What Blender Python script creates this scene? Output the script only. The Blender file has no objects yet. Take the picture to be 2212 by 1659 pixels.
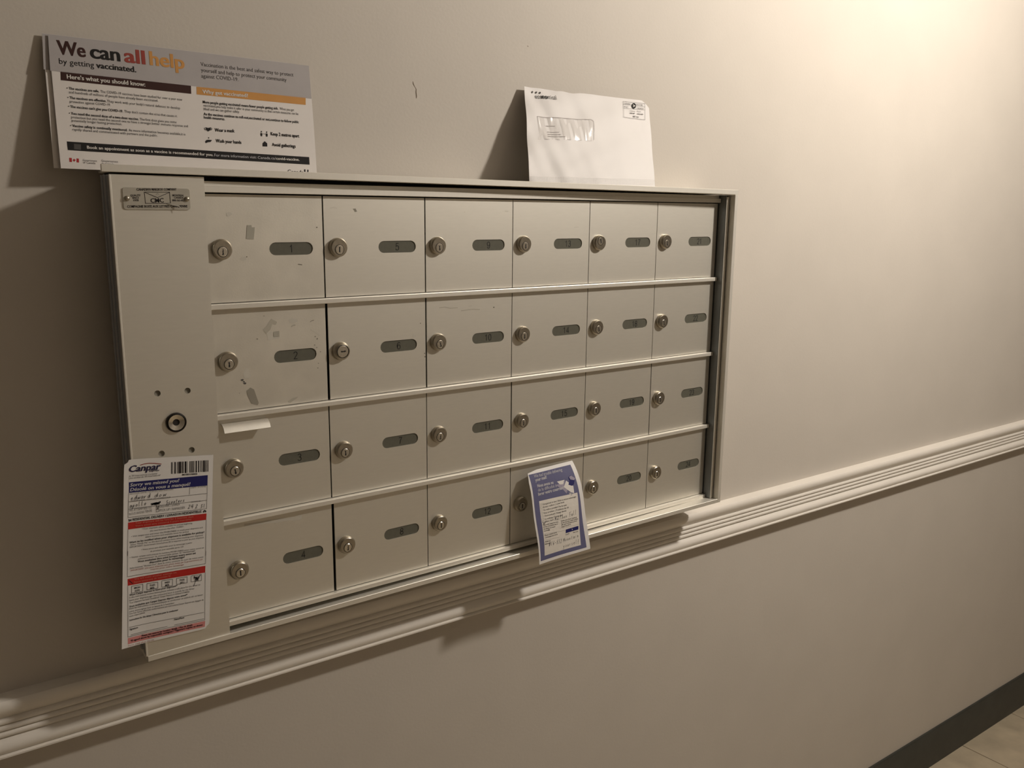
import bpy, bmesh, math, random
from mathutils import Vector, Matrix
random.seed(7)
scene = bpy.context.scene
COL = scene.collection

# ------------------------------------------------------------------ camera
# metres; x runs along the wall to the right, y runs into the wall, z is up.
# The mailbox doors lie in the plane y = 0.
ZB = 1.346           # height above the floor of the upper row of number slots
WALL_Y = 0.0567      # wall surface at x = 0; the wall runs very slightly askew to the mailboxes
WALL_SL = -0.016
BACK_Y = 0.0440      # back of the mailbox housing
CAM_F = 1879.93      # focal length for an image 2212 px wide
yaw, pitch, roll = 0.63606, -0.19592, 0.00992
fwd = Vector((math.sin(yaw) * math.cos(pitch), math.cos(yaw) * math.cos(pitch), math.sin(pitch)))
rgt = Vector((math.cos(yaw), -math.sin(yaw), 0.0))
upv = rgt.cross(fwd)
r2 = math.cos(roll) * rgt + math.sin(roll) * upv
u2 = -math.sin(roll) * rgt + math.cos(roll) * upv
cam_data = bpy.data.cameras.new('camera')
cam_data.sensor_fit = 'HORIZONTAL'
cam_data.sensor_width = 36.0
cam_data.lens = CAM_F / 2212.0 * 36.0
cam_data.clip_start = 0.02
cam = bpy.data.objects.new('camera', cam_data)
COL.objects.link(cam)
cam.matrix_world = Matrix(((r2.x, u2.x, -fwd.x, -0.38823), (r2.y, u2.y, -fwd.y, -0.94492),
                           (r2.z, u2.z, -fwd.z, 0.04365 + ZB), (0, 0, 0, 1)))
scene.camera = cam

# ------------------------------------------------------------------ world, exposure
world = bpy.data.worlds.new('world')
scene.world = world
world.use_nodes = True
world.node_tree.nodes['Background'].inputs[0].default_value = (1.0, 0.9, 0.78, 1)
world.node_tree.nodes['Background'].inputs[1].default_value = 0.01
scene.view_settings.view_transform = 'Standard'
scene.view_settings.look = 'None'
scene.view_settings.gamma = 1.0
scene.view_settings.use_curve_mapping = False
scene.view_settings.exposure = 0.0
LAMP_POS = (1.23, -0.79, 0.71)
LAMP_STRENGTH = 610.0
LAMP_COLOR = (1.0, 0.915, 0.815)

# ------------------------------------------------------------------ materials
MATS = {}
def mat(name, col, rough=0.6, metal=0.0, var=0.04, scale=30.0, bump=0.0, bscale=400.0, stretch=(1, 1, 1), spec=0.5, coat=0.0):
    """procedural principled material: slight colour variation and fine relief"""
    if name in MATS:
        return MATS[name]
    m = bpy.data.materials.new(name)
    m.use_nodes = True
    nt = m.node_tree
    b = nt.nodes['Principled BSDF']
    b.inputs['Roughness'].default_value = rough
    b.inputs['Metallic'].default_value = metal
    b.inputs['Specular IOR Level'].default_value = spec
    b.inputs['Coat Weight'].default_value = coat
    tc = nt.nodes.new('ShaderNodeTexCoord')
    mp = nt.nodes.new('ShaderNodeMapping')
    mp.inputs['Scale'].default_value = stretch
    nt.links.new(tc.outputs['Object'], mp.inputs['Vector'])
    nz = nt.nodes.new('ShaderNodeTexNoise')
    nz.inputs['Scale'].default_value = scale
    nz.inputs['Detail'].default_value = 5.0
    nt.links.new(mp.outputs['Vector'], nz.inputs['Vector'])
    rp = nt.nodes.new('ShaderNodeMapRange')
    rp.inputs['From Min'].default_value = 0.3
    rp.inputs['From Max'].default_value = 0.7
    rp.inputs['To Min'].default_value = 1.0 - var
    rp.inputs['To Max'].default_value = 1.0 + var
    nt.links.new(nz.outputs['Fac'], rp.inputs['Value'])
    mx = nt.nodes.new('ShaderNodeVectorMath')
    mx.operation = 'SCALE'
    mx.inputs[0].default_value = col
    nt.links.new(rp.outputs['Result'], mx.inputs['Scale'])
    nt.links.new(mx.outputs['Vector'], b.inputs['Base Color'])
    if bump > 0:
        n2 = nt.nodes.new('ShaderNodeTexNoise')
        n2.inputs['Scale'].default_value = bscale
        n2.inputs['Detail'].default_value = 3.0
        nt.links.new(mp.outputs['Vector'], n2.inputs['Vector'])
        bp = nt.nodes.new('ShaderNodeBump')
        bp.inputs['Strength'].default_value = bump
        bp.inputs['Distance'].default_value = 0.001
        nt.links.new(n2.outputs['Fac'], bp.inputs['Height'])
        nt.links.new(bp.outputs['Normal'], b.inputs['Normal'])
    MATS[name] = m
    return m

def srgb(r, g, b):
    f = lambda c: (c / 255) / 12.92 if c / 255 <= 0.04045 else ((c / 255 + 0.055) / 1.055) ** 2.4
    return (f(r), f(g), f(b))

M_WALL = mat('wall_paint', (0.58, 0.535, 0.478), 0.62, 0, 0.02, 9, 0.12, 260, spec=0.3)
M_TRIM = mat('trim_paint', (0.80, 0.755, 0.69), 0.42, 0, 0.02, 20, 0.05, 200)
M_CEIL = mat('ceiling_paint', (0.36, 0.335, 0.30), 0.8, 0, 0.03, 12, 0.2, 150)
M_WALL2 = mat('beige_wall_paint', (0.40, 0.365, 0.32), 0.6, 0, 0.02, 9, 0.12, 260)
M_BASE = mat('baseboard_vinyl', (0.045, 0.046, 0.040), 0.45, 0, 0.12, 25, 0.05, 200)
M_GROUT = mat('grout', (0.13, 0.085, 0.05), 0.9, 0, 0.1, 80, 0.2, 500)
M_TILE = mat('floor_tile', (0.52, 0.44, 0.32), 0.38, 0, 0.16, 14, 0.06, 60)
M_ALU = mat('painted_aluminium', (0.74, 0.71, 0.64), 0.49, 0.82, 0.015, 60, 0.012, 900, stretch=(1, 1, 6))
M_ALU2 = mat('frame_aluminium', (0.80, 0.77, 0.70), 0.45, 0.55, 0.012, 50, 0.012, 900, stretch=(6, 1, 1))
M_STEEL = mat('bare_steel_channel', (0.46, 0.48, 0.50), 0.36, 0.85, 0.06, 40, 0.03, 700, stretch=(1, 1, 0.2))
M_STEEL2 = mat('shaded_steel_channel', (0.26, 0.275, 0.285), 0.38, 0.85, 0.06, 40, 0.02, 700, stretch=(1, 1, 0.2))  # same steel darkened: the dark surroundings it mirrors are put into the colour
M_INNER = mat('inner_box_steel', (0.10, 0.098, 0.09), 0.6, 0.5, 0.08, 30)
M_NICKEL = mat('worn_nickel', (0.44, 0.40, 0.33), 0.29, 0.95, 0.10, 250, 0.03, 900)
M_PLUG = mat('lock_plug_nickel', (0.70, 0.66, 0.58), 0.24, 0.95, 0.10, 400, 0.03, 900)
M_KEYWAY = mat('keyway_black', (0.012, 0.009, 0.006), 0.7, 0, 0.1)
M_SLOT = mat('number_slot_plate', (0.128, 0.126, 0.100), 0.40, 0.15, 0.05, 200)
M_INK = mat('number_ink', (0.012, 0.012, 0.011), 0.6, 0, 0.05)
M_PAPER = mat('white_paper', (0.74, 0.72, 0.70), 0.55, 0, 0.015, 40, 0.03, 120)
M_CARD = mat('poster_paper', (0.72, 0.68, 0.65), 0.5, 0, 0.015, 40, 0.03, 120)
M_ENV = mat('envelope_paper', (0.715, 0.69, 0.675), 0.55, 0, 0.015, 25, 0.05, 60)
M_FILM = mat('window_film', (0.70, 0.675, 0.66), 0.16, 0, 0.03, 30, 0.25, 40, spec=0.6, coat=0.3)
PRINT = {
    'ink': (0.035, 0.03, 0.03), 'black': (0.016, 0.014, 0.014), 'dark': (0.085, 0.078, 0.075), 'pen': (0.02, 0.02, 0.03),
    'grey': (0.42, 0.395, 0.395), 'grey2': (0.20, 0.19, 0.19), 'faint': (0.50, 0.47, 0.46), 'umber': (0.045, 0.018, 0.015), 'rust': (0.30, 0.058, 0.045),
    'amber': (0.56, 0.28, 0.085), 'white': (0.68, 0.65, 0.61), 'pale': (0.55, 0.54, 0.56), 'red': (0.38, 0.03, 0.035),
    'red2': (0.46, 0.028, 0.022), 'salmon': (0.62, 0.24, 0.17), 'pink': (0.62, 0.25, 0.24), 'navy': (0.020, 0.020, 0.115),
    'navyink': (0.025, 0.02, 0.06), 'slate': (0.125, 0.125, 0.225), 'cream': (0.70, 0.66, 0.60), 'white2': (0.72, 0.69, 0.66), 'lilac': (0.33, 0.30, 0.38),
    'tape': (0.40, 0.38, 0.32), 'smear': (0.63, 0.60, 0.53), 'smear2': (0.50, 0.47, 0.40), 'scuff': (0.14, 0.12, 0.09), 'scuff2': (0.30, 0.275, 0.225),
}
def pmat(c):
    return mat('print_' + c, PRINT[c], 0.65, 0, 0.03, 60, spec=0.2)

# ------------------------------------------------------------------ helpers
def tag(o, label=None, cat=None, group=None, kind=None):
    if label: o['label'] = label
    if cat: o['category'] = cat
    if group: o['group'] = group
    if kind: o['kind'] = kind
    return o

def empty(name, loc, label, cat, group=None):
    o = bpy.data.objects.new(name, None)
    o.empty_display_size = 0.05
    COL.objects.link(o)
    o.location = (loc[0], loc[1], loc[2] + ZB)
    return tag(o, label, cat, group)

def link_mesh(name, me, mats, parent=None, loc=(0, 0, 0), smooth=False):
    """loc is relative to the parent (or the local frame raised by ZB when top level)"""
    o = bpy.data.objects.new(name, me)
    COL.objects.link(o)
    if parent is not None:
        o.parent = parent
        o.location = loc
    else:
        o.location = (loc[0], loc[1], loc[2] + ZB)
    if not isinstance(mats, (list, tuple)):
        mats = [mats]
    if len(me.materials) == 0:
        for m in mats:
            me.materials.append(m)
    if smooth:
        for p in me.polygons:
            p.use_smooth = True
    return o

def bm_mesh(bm, name, smooth=False, angle=None):
    me = bpy.data.meshes.new(name)
    bmesh.ops.recalc_face_normals(bm, faces=bm.faces)
    if smooth:
        for f in bm.faces:
            f.smooth = True
        if angle:
            for e in bm.edges:
                if len(e.link_faces) == 2 and e.calc_face_angle(0) > angle:
                    e.smooth = False
    bm.to_mesh(me)
    bm.free()
    return me

def add_box(bm, x0, x1, y0, y1, z0, z1, bev=0.0, seg=1):
    vs = [bm.verts.new((x, y, z)) for x in (x0, x1) for y in (y0, y1) for z in (z0, z1)]
    fs = [(0, 1, 3, 2), (4, 6, 7, 5), (0, 4, 5, 1), (2, 3, 7, 6), (0, 2, 6, 4), (1, 5, 7, 3)]
    faces = [bm.faces.new([vs[i] for i in f]) for f in fs]
    if bev > 0:
        es = list({e for f in faces for e in f.edges})
        bmesh.ops.bevel(bm, geom=es, offset=bev, segments=seg, affect='EDGES', profile=0.5)
    return faces

def box_obj(name, dims, m, parent=None, loc=(0, 0, 0), bev=0.0, seg=1):
    bm = bmesh.new()
    add_box(bm, *dims, bev=bev, seg=seg)
    return link_mesh(name, bm_mesh(bm, name), m, parent, loc)

def add_lathe(bm, prof, segs=32, cx=0.0, cz=0.0):
    """profile of (radius, y) turned about an axis along y"""
    rings = []
    for r, y in prof:
        if r < 1e-7:
            rings.append([bm.verts.new((cx, y, cz))])
        else:
            rings.append([bm.verts.new((cx + r * math.cos(2 * math.pi * i / segs), y, cz + r * math.sin(2 * math.pi * i / segs))) for i in range(segs)])
    for a, b in zip(rings, rings[1:]):
        for i in range(segs):
            j = (i + 1) % segs
            if len(a) == 1 and len(b) == 1: continue
            if len(b) == 1: bm.faces.new((a[i], a[j], b[0]))
            elif len(a) == 1: bm.faces.new((a[0], b[j], b[i]))
            else: bm.faces.new((a[i], a[j], b[j], b[i]))

def sheet_with_holes(name, x0, x1, z0, z1, loops, yf, yb, ragged=None):
    """a flat plate with cut-outs: front in yf, back in yb"""
    bm = bmesh.new()
    outer = [(x0, z0), (x1, z0), (x1, z1), (x0, z1)]
    for lp in [outer] + loops:
        vs = [bm.verts.new((x, yf, z)) for x, z in lp]
        for i in range(len(vs)):
            bm.edges.new((vs[i], vs[(i + 1) % len(vs)]))
    bmesh.ops.triangle_fill(bm, use_beauty=True, edges=bm.edges[:])
    ex = bmesh.ops.extrude_face_region(bm, geom=bm.faces[:])
    for v in [g for g in ex['geom'] if isinstance(g, bmesh.types.BMVert)]:
        v.co.y = yb
    return bm_mesh(bm, name)

def capsule(cx, cz, w, h, n=8):
    r = h / 2
    pts = [(cx + w / 2 - r + r * math.cos(a), cz + r * math.sin(a)) for a in [math.pi / 2 - math.pi * i / n for i in range(n + 1)]]
    pts += [(cx - w / 2 + r + r * math.cos(a), cz + r * math.sin(a)) for a in [-math.pi / 2 - math.pi * i / n for i in range(n + 1)]]
    return pts

def circle(cx, cz, r, n=16):
    return [(cx + r * math.cos(2 * math.pi * i / n), cz + r * math.sin(2 * math.pi * i / n)) for i in range(n)]

def askew(o):
    """turn a piece of the setting with the wall"""
    for v in o.data.vertices:
        v.co.y += WALL_SL * v.co.x
    return o

def extrude_x(name, prof, x0, x1, dz0=0.0, dz1=0.0, nseg=1):
    """closed profile of (y, z) swept along x"""
    bm = bmesh.new()
    rings = []
    for k in range(nseg + 1):
        t = k / nseg
        rings.append([bm.verts.new((x0 + (x1 - x0) * t, y, z + dz0 + (dz1 - dz0) * t)) for y, z in prof])
    n = len(prof)
    for a, b in zip(rings, rings[1:]):
        for i in range(n):
            j = (i + 1) % n
            bm.faces.new((a[i], a[j], b[j], b[i]))
    bm.faces.new(rings[0][::-1]); bm.faces.new(rings[-1])
    return bm_mesh(bm, name, smooth=True, angle=math.radians(35))

# ---- lettering: outlines of the built-in typeface laid on a surface
GLYPHS = {}
def text_geo(txt, style, res=2):
    key = (txt, style, res)
    if key in GLYPHS:
        return GLYPHS[key]
    cu = bpy.data.curves.new('lettering', 'FONT')
    cu.body = txt
    cu.size = 1.0
    cu.resolution_u = res
    cu.offset = 0.010 if 'b' in style else 0.0
    cu.shear = 0.22 if 'i' in style else 0.0
    ob = bpy.data.objects.new('lettering', cu)
    me = ob.to_mesh()
    vs = [(v.co.x, v.co.y) for v in me.vertices]
    fs = [tuple(p.vertices) for p in me.polygons]
    ob.to_mesh_clear()
    bpy.data.objects.remove(ob)
    bpy.data.curves.remove(cu)
    GLYPHS[key] = (vs, fs)
    return vs, fs
_v, _f = text_geo('H', 'r')
CAP = max(y for x, y in _v) - min(y for x, y in _v)

class Print:
    """collects flat print in sheet coordinates (metres) and maps it to a surface"""
    def __init__(self, surf):
        self.surf = surf; self.parts = {}
    def own(self, n):
        k = 0
        while (n, k) in self.parts: k += 1
        return (n, k)
    def _part(self, n):
        return self.parts.setdefault(n, ([], [], [], []))
    def face(self, part, pts, col, lift):
        V, F, Mi, C = self._part(part)
        if col not in C: C.append(col)
        b = len(V)
        for u, v in pts: V.append(self.surf(u, v, lift))
        F.append(tuple(range(b, b + len(pts)))); Mi.append(C.index(col))
    def grid(self, part, q, col, lift, step=0.006):
        a, b, c, d = [Vector(p) for p in q]
        nu = max(1, int((b - a).length / step)); nv = max(1, int((d - a).length / step))
        P = lambda s, t: (a * (1 - s) + b * s) * (1 - t) + (d * (1 - s) + c * s) * t
        V, F, Mi, C = self._part(part)
        if col not in C: C.append(col)
        o = len(V)
        for j in range(nv + 1):
            for i in range(nu + 1):
                p = P(i / nu, j / nv); V.append(self.surf(p.x, p.y, lift))
        for j in range(nv):
            for i in range(nu):
                k = o + j * (nu + 1) + i
                F.append((k, k + 1, k + nu + 2, k + nu + 1)); Mi.append(C.index(col))
    def line(self, part, pts, w, col, lift):
        pts = [Vector(p) for p in pts]
        for a, b in zip(pts, pts[1:]):
            d = b - a; L = d.length
            if L < 1e-7: continue
            d /= L; n = Vector((-d.y, d.x)) * (w / 2)
            a2, b2 = a - d * w * 0.4, b + d * w * 0.4
            m = max(1, int(L / 0.008))
            for i in range(m):
                p, q = a2.lerp(b2, i / m), a2.lerp(b2, (i + 1) / m)
                self.face(part, [p - n, q - n, q + n, p + n], col, lift)
    def text(self, part, txt, a, b, cap, style, col, lift, res=2):
        vs, fs = text_geo(txt, style, res)
        if not vs: return
        x0 = min(v[0] for v in vs); x1 = max(v[0] for v in vs)
        a, b = Vector(a), Vector(b); d = (b - a); L = d.length; d /= L; n = Vector((-d.y, d.x))
        sx = L / (x1 - x0); sy = cap / CAP
        V, F, Mi, C = self._part(part)
        if col not in C: C.append(col)
        # heavy strokes: three impressions side by side
        for k, sh in enumerate((-0.022, 0.0, 0.022) if 'b' in style else (0.0,)):
            o = len(V)
            for x, y in vs:
                p = a + d * ((x - x0 + sh) * sx) + n * (y * sy); V.append(self.surf(p.x, p.y, lift + 0.00002 * k))
            for f in fs:
                F.append(tuple(o + i for i in f)); Mi.append(C.index(col))
    def run(self, entries):
        k = 0.001
        for e in entries:
            t = e[0]
            if t == 'T':
                self.text(e[1], e[2], (e[3] * k, e[4] * k), (e[5] * k, e[6] * k), e[7] * k, e[8], e[9], 0.00034, 5 if e[7] > 8 else 2)
            elif t == 'Q': self.grid(self.own(e[1]), [(p[0] * k, p[1] * k) for p in e[2]], e[3], 0.0003 if e[1] == 'logo_bar' else 0.00014)
            elif t == 'PW': self.grid(e[1], [(p[0] * k, p[1] * k) for p in e[2]], e[3], 0.00022)
            elif t == 'P': self.face(e[1], [(p[0] * k, p[1] * k) for p in e[2]], e[3], 0.00026)
            elif t == 'P2': self.face(e[1], [(p[0] * k, p[1] * k) for p in e[2]], e[3], 0.00042)
            elif t == 'L': self.line(e[1], [(p[0] * k, p[1] * k) for p in e[2]], e[3] * k, e[4], 0.00034)
            elif t == 'D':
                a, b, c, d = [Vector(p) * k for p in e[2:6]]; nu, nv, r = e[6], e[7], e[8] * k / 2
                for j in range(nv):
                    for i in range(nu):
                        s, tt = i / (nu - 1), j / (nv - 1)
                        p = (a * (1 - s) + b * s) * (1 - tt) + (d * (1 - s) + c * s) * tt
                        self.face(e[1], [(p.x + r * math.cos(q * math.pi / 3), p.y + r * math.sin(q * math.pi / 3)) for q in range(6)], e[9], 0.0003)
    def build(self, parent, stuff=('body_text', 'small_text', 'bold_text', 'dot_border', 'barcode', 'ruled_box', 'icon', 'postage_mark', 'notice_text', 'title_text', 'window_text')):
        org = Vector(parent.location)
        for n, (V, F, Mi, C) in self.parts.items():
            if isinstance(n, tuple): n = n[0]
            n = n.split('#')[0]
            me = bpy.data.meshes.new(n)
            me.from_pydata([tuple(Vector((v[0], v[1], v[2] + ZB)) - org) for v in V], [], F)
            for c in C: me.materials.append(pmat(c))
            me.polygons.foreach_set('material_index', Mi)
            me.update()
            o = link_mesh(n, me, [], parent)
            if n in stuff: o['kind'] = 'stuff'

def sheet_surface(p0, eu, ev, bend):
    p0, eu, ev = Vector(p0), Vector(eu), Vector(ev).normalized()
    n = eu.cross(ev)          # points to the viewer (towards -y)
    if n.y > 0: n = -n
    def S(u, v, lift=0.0):
        return p0 + eu * u + ev * v + n * (bend(u, v) + lift)
    return S

def paper_mesh(name, S, corners, nu, nv, org, thick=0.0003, back=None, corner_cut=None):
    """a sheet with thickness following S between four corners (bl, br, tr, tl)"""
    bl, br, tr, tl = [Vector(c) for c in corners]
    P = lambda s, t: (bl * (1 - s) + br * s) * (1 - t) + (tl * (1 - s) + tr * s) * t
    bm = bmesh.new()
    def uv(i, j):
        s, t = i / nu, j / nv
        p = P(s, t)
        if corner_cut: p = corner_cut(s, t, p)
        return p
    fr = [[None] * (nu + 1) for _ in range(nv + 1)]; bk = [[None] * (nu + 1) for _ in range(nv + 1)]
    for j in range(nv + 1):
        for i in range(nu + 1):
            p = uv(i, j)
            a = S(p.x, p.y, 0.0)
            b = S(p.x, p.y, -thick) if back is None else back(p.x, p.y, i / nu, j / nv)
            fr[j][i] = bm.verts.new((a.x - org[0], a.y - org[1], a.z - org[2]))
            bk[j][i] = bm.verts.new((b.x - org[0], b.y - org[1], b.z - org[2]))
    for j in range(nv):
        for i in range(nu):
            bm.faces.new((fr[j][i], fr[j][i + 1], fr[j + 1][i + 1], fr[j + 1][i]))
            bm.faces.new((bk[j][i], bk[j + 1][i], bk[j + 1][i + 1], bk[j][i + 1]))
    for i in range(nu):
        bm.faces.new((fr[0][i], bk[0][i], bk[0][i + 1], fr[0][i + 1]))
        bm.faces.new((fr[nv][i], fr[nv][i + 1], bk[nv][i + 1], bk[nv][i]))
    for j in range(nv):
        bm.faces.new((fr[j][0], fr[j + 1][0], bk[j + 1][0], bk[j][0]))
        bm.faces.new((fr[j][nu], bk[j][nu], bk[j + 1][nu], fr[j + 1][nu]))
    return bm_mesh(bm, name, smooth=True, angle=math.radians(40))

# ================================================================== the setting
FLOOR = -ZB
X0, X1, Y0, CEIL = -2.6, 5.2, -2.75, 2.62 - ZB
tag(askew(box_obj('wall_back', (X0, X1, WALL_Y, WALL_Y + 0.2, FLOOR, CEIL), M_WALL)), 'long beige painted corridor wall carrying the mailboxes', kind='structure')
tag(box_obj('wall_front', (X0, X1, Y0 - 0.12, Y0, FLOOR, CEIL), M_WALL2), 'beige painted corridor wall facing the mailboxes', kind='structure')
tag(box_obj('wall_left', (X0 - 0.12, X0, Y0 - 0.12, WALL_Y + 0.2, FLOOR, CEIL), M_WALL2), 'beige end wall of the corridor', kind='structure')
tag(box_obj('wall_right', (X1, X1 + 0.12, Y0 - 0.12, WALL_Y + 0.2, FLOOR, CEIL), M_WALL2), 'beige far end wall of the corridor', kind='structure')
tag(box_obj('ceiling', (X0 - 0.12, X1 + 0.12, Y0 - 0.12, WALL_Y + 0.2, CEIL, CEIL + 0.1), M_CEIL), 'grey painted corridor ceiling', kind='structure')
floor = tag(box_obj('floor', (X0 - 0.12, X1 + 0.12, Y0 - 0.12, WALL_Y + 0.2, FLOOR - 0.1, FLOOR - 0.0015), M_GROUT), 'floor of square beige tiles with thin brown joints', kind='structure')
TS = 0.2690
tile_me = None
def tile_mesh():
    bm = bmesh.new()
    add_box(bm, 0.0014, TS - 0.0014, 0.0014, TS - 0.0014, -0.004, 0.0, bev=0.0006)
    return bm_mesh(bm, 'tile')
tile_me = tile_mesh(); tile_me.materials.append(M_TILE)
i0 = int(math.floor((X0 - 1.835) / TS)) ; i1 = int(math.ceil((X1 - 1.835) / TS))
for i in range(i0, i1):
    for j in range(11):
        t = bpy.data.objects.new('tile', tile_me)
        COL.objects.link(t)
        t.parent = floor
        t.location = (1.835 + i * TS, WALL_Y + 0.08 - TS * (j + 1), FLOOR)
baseb = [(WALL_Y, FLOOR), (WALL_Y - 0.007, FLOOR), (WALL_Y - 0.0065, FLOOR + 0.100), (WALL_Y - 0.004, FLOOR + 0.104), (WALL_Y, FLOOR + 0.1045)]
o = link_mesh('baseboard_back', extrude_x('baseboard_back', baseb, X0, X1), M_BASE)
askew(o)
tag(o, 'dark charcoal baseboard along the foot of the wall', kind='structure')

# chair rail: fluted moulding
rail_z0, rail_z1 = -0.4685, -0.4685     # height of its top edge at x=-0.33 and x=2.0
prof = [(0.0, 0.0), (0.011, 0.0012), (0.0165, 0.0022), (0.0185, 0.0045), (0.0192, 0.0095), (0.0180, 0.0140), (0.0148, 0.0185), (0.0120, 0.0215), (0.0115, 0.0225)]
for c in (0.0262, 0.0332, 0.0402):
    for a in range(7):
        th = math.pi * a / 6
        prof.append((0.0118 + 0.0036 * math.sin(th), c - 0.0034 * math.cos(th)))
prof += [(0.0125, 0.0445), (0.0165, 0.0475), (0.0192, 0.0515), (0.0195, 0.0560), (0.0172, 0.0598), (0.0160, 0.0606), (0.0175, 0.0612), (0.0192, 0.0622), (0.0192, 0.0640), (0.0, 0.0640)]
sl = (rail_z1 - rail_z0) / 2.33
pr = [(WALL_Y - a, -b * 1.025) for a, b in prof]
o = link_mesh('trim_1', extrude_x('trim_1', pr, X0, X1, rail_z0 + sl * (X0 + 0.33), rail_z0 + sl * (X1 + 0.33), 24), M_TRIM)
askew(o)
tag(o, 'white fluted chair rail moulding running along the wall', kind='structure')

# small damage in the wall paint
def crack(name, pts, w):
    bm = bmesh.new()
    L = [bm.verts.new((x - w * k, WALL_Y + WALL_SL * x - 0.0002, z)) for (x, z), k in pts]
    R = [bm.verts.new((x + w * k, WALL_Y + WALL_SL * x - 0.0002, z)) for (x, z), k in pts]
    for a in range(len(pts) - 1):
        bm.faces.new((L[a], R[a], R[a + 1], L[a + 1]))
    return link_mesh(name, bm_mesh(bm, name), mat('wall_crack', (0.16, 0.12, 0.085), 0.9), bpy.data.objects['wall_back'])
crack('paint_crack', [((0.1897, 0.2025), 0.3), ((0.1903, 0.199), 1.0), ((0.1924, 0.196), 0.4), ((0.1943, 0.1935), 0.6), ((0.1939, 0.190), 1.0), ((0.1946, 0.185), 1.0), ((0.1943, 0.1825), 0.5)], 0.0006)
crack('nail_hole', [((0.3676, 0.2646), 0.6), ((0.3680, 0.2639), 1.2), ((0.3684, 0.2633), 0.5)], 0.0007)

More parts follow.
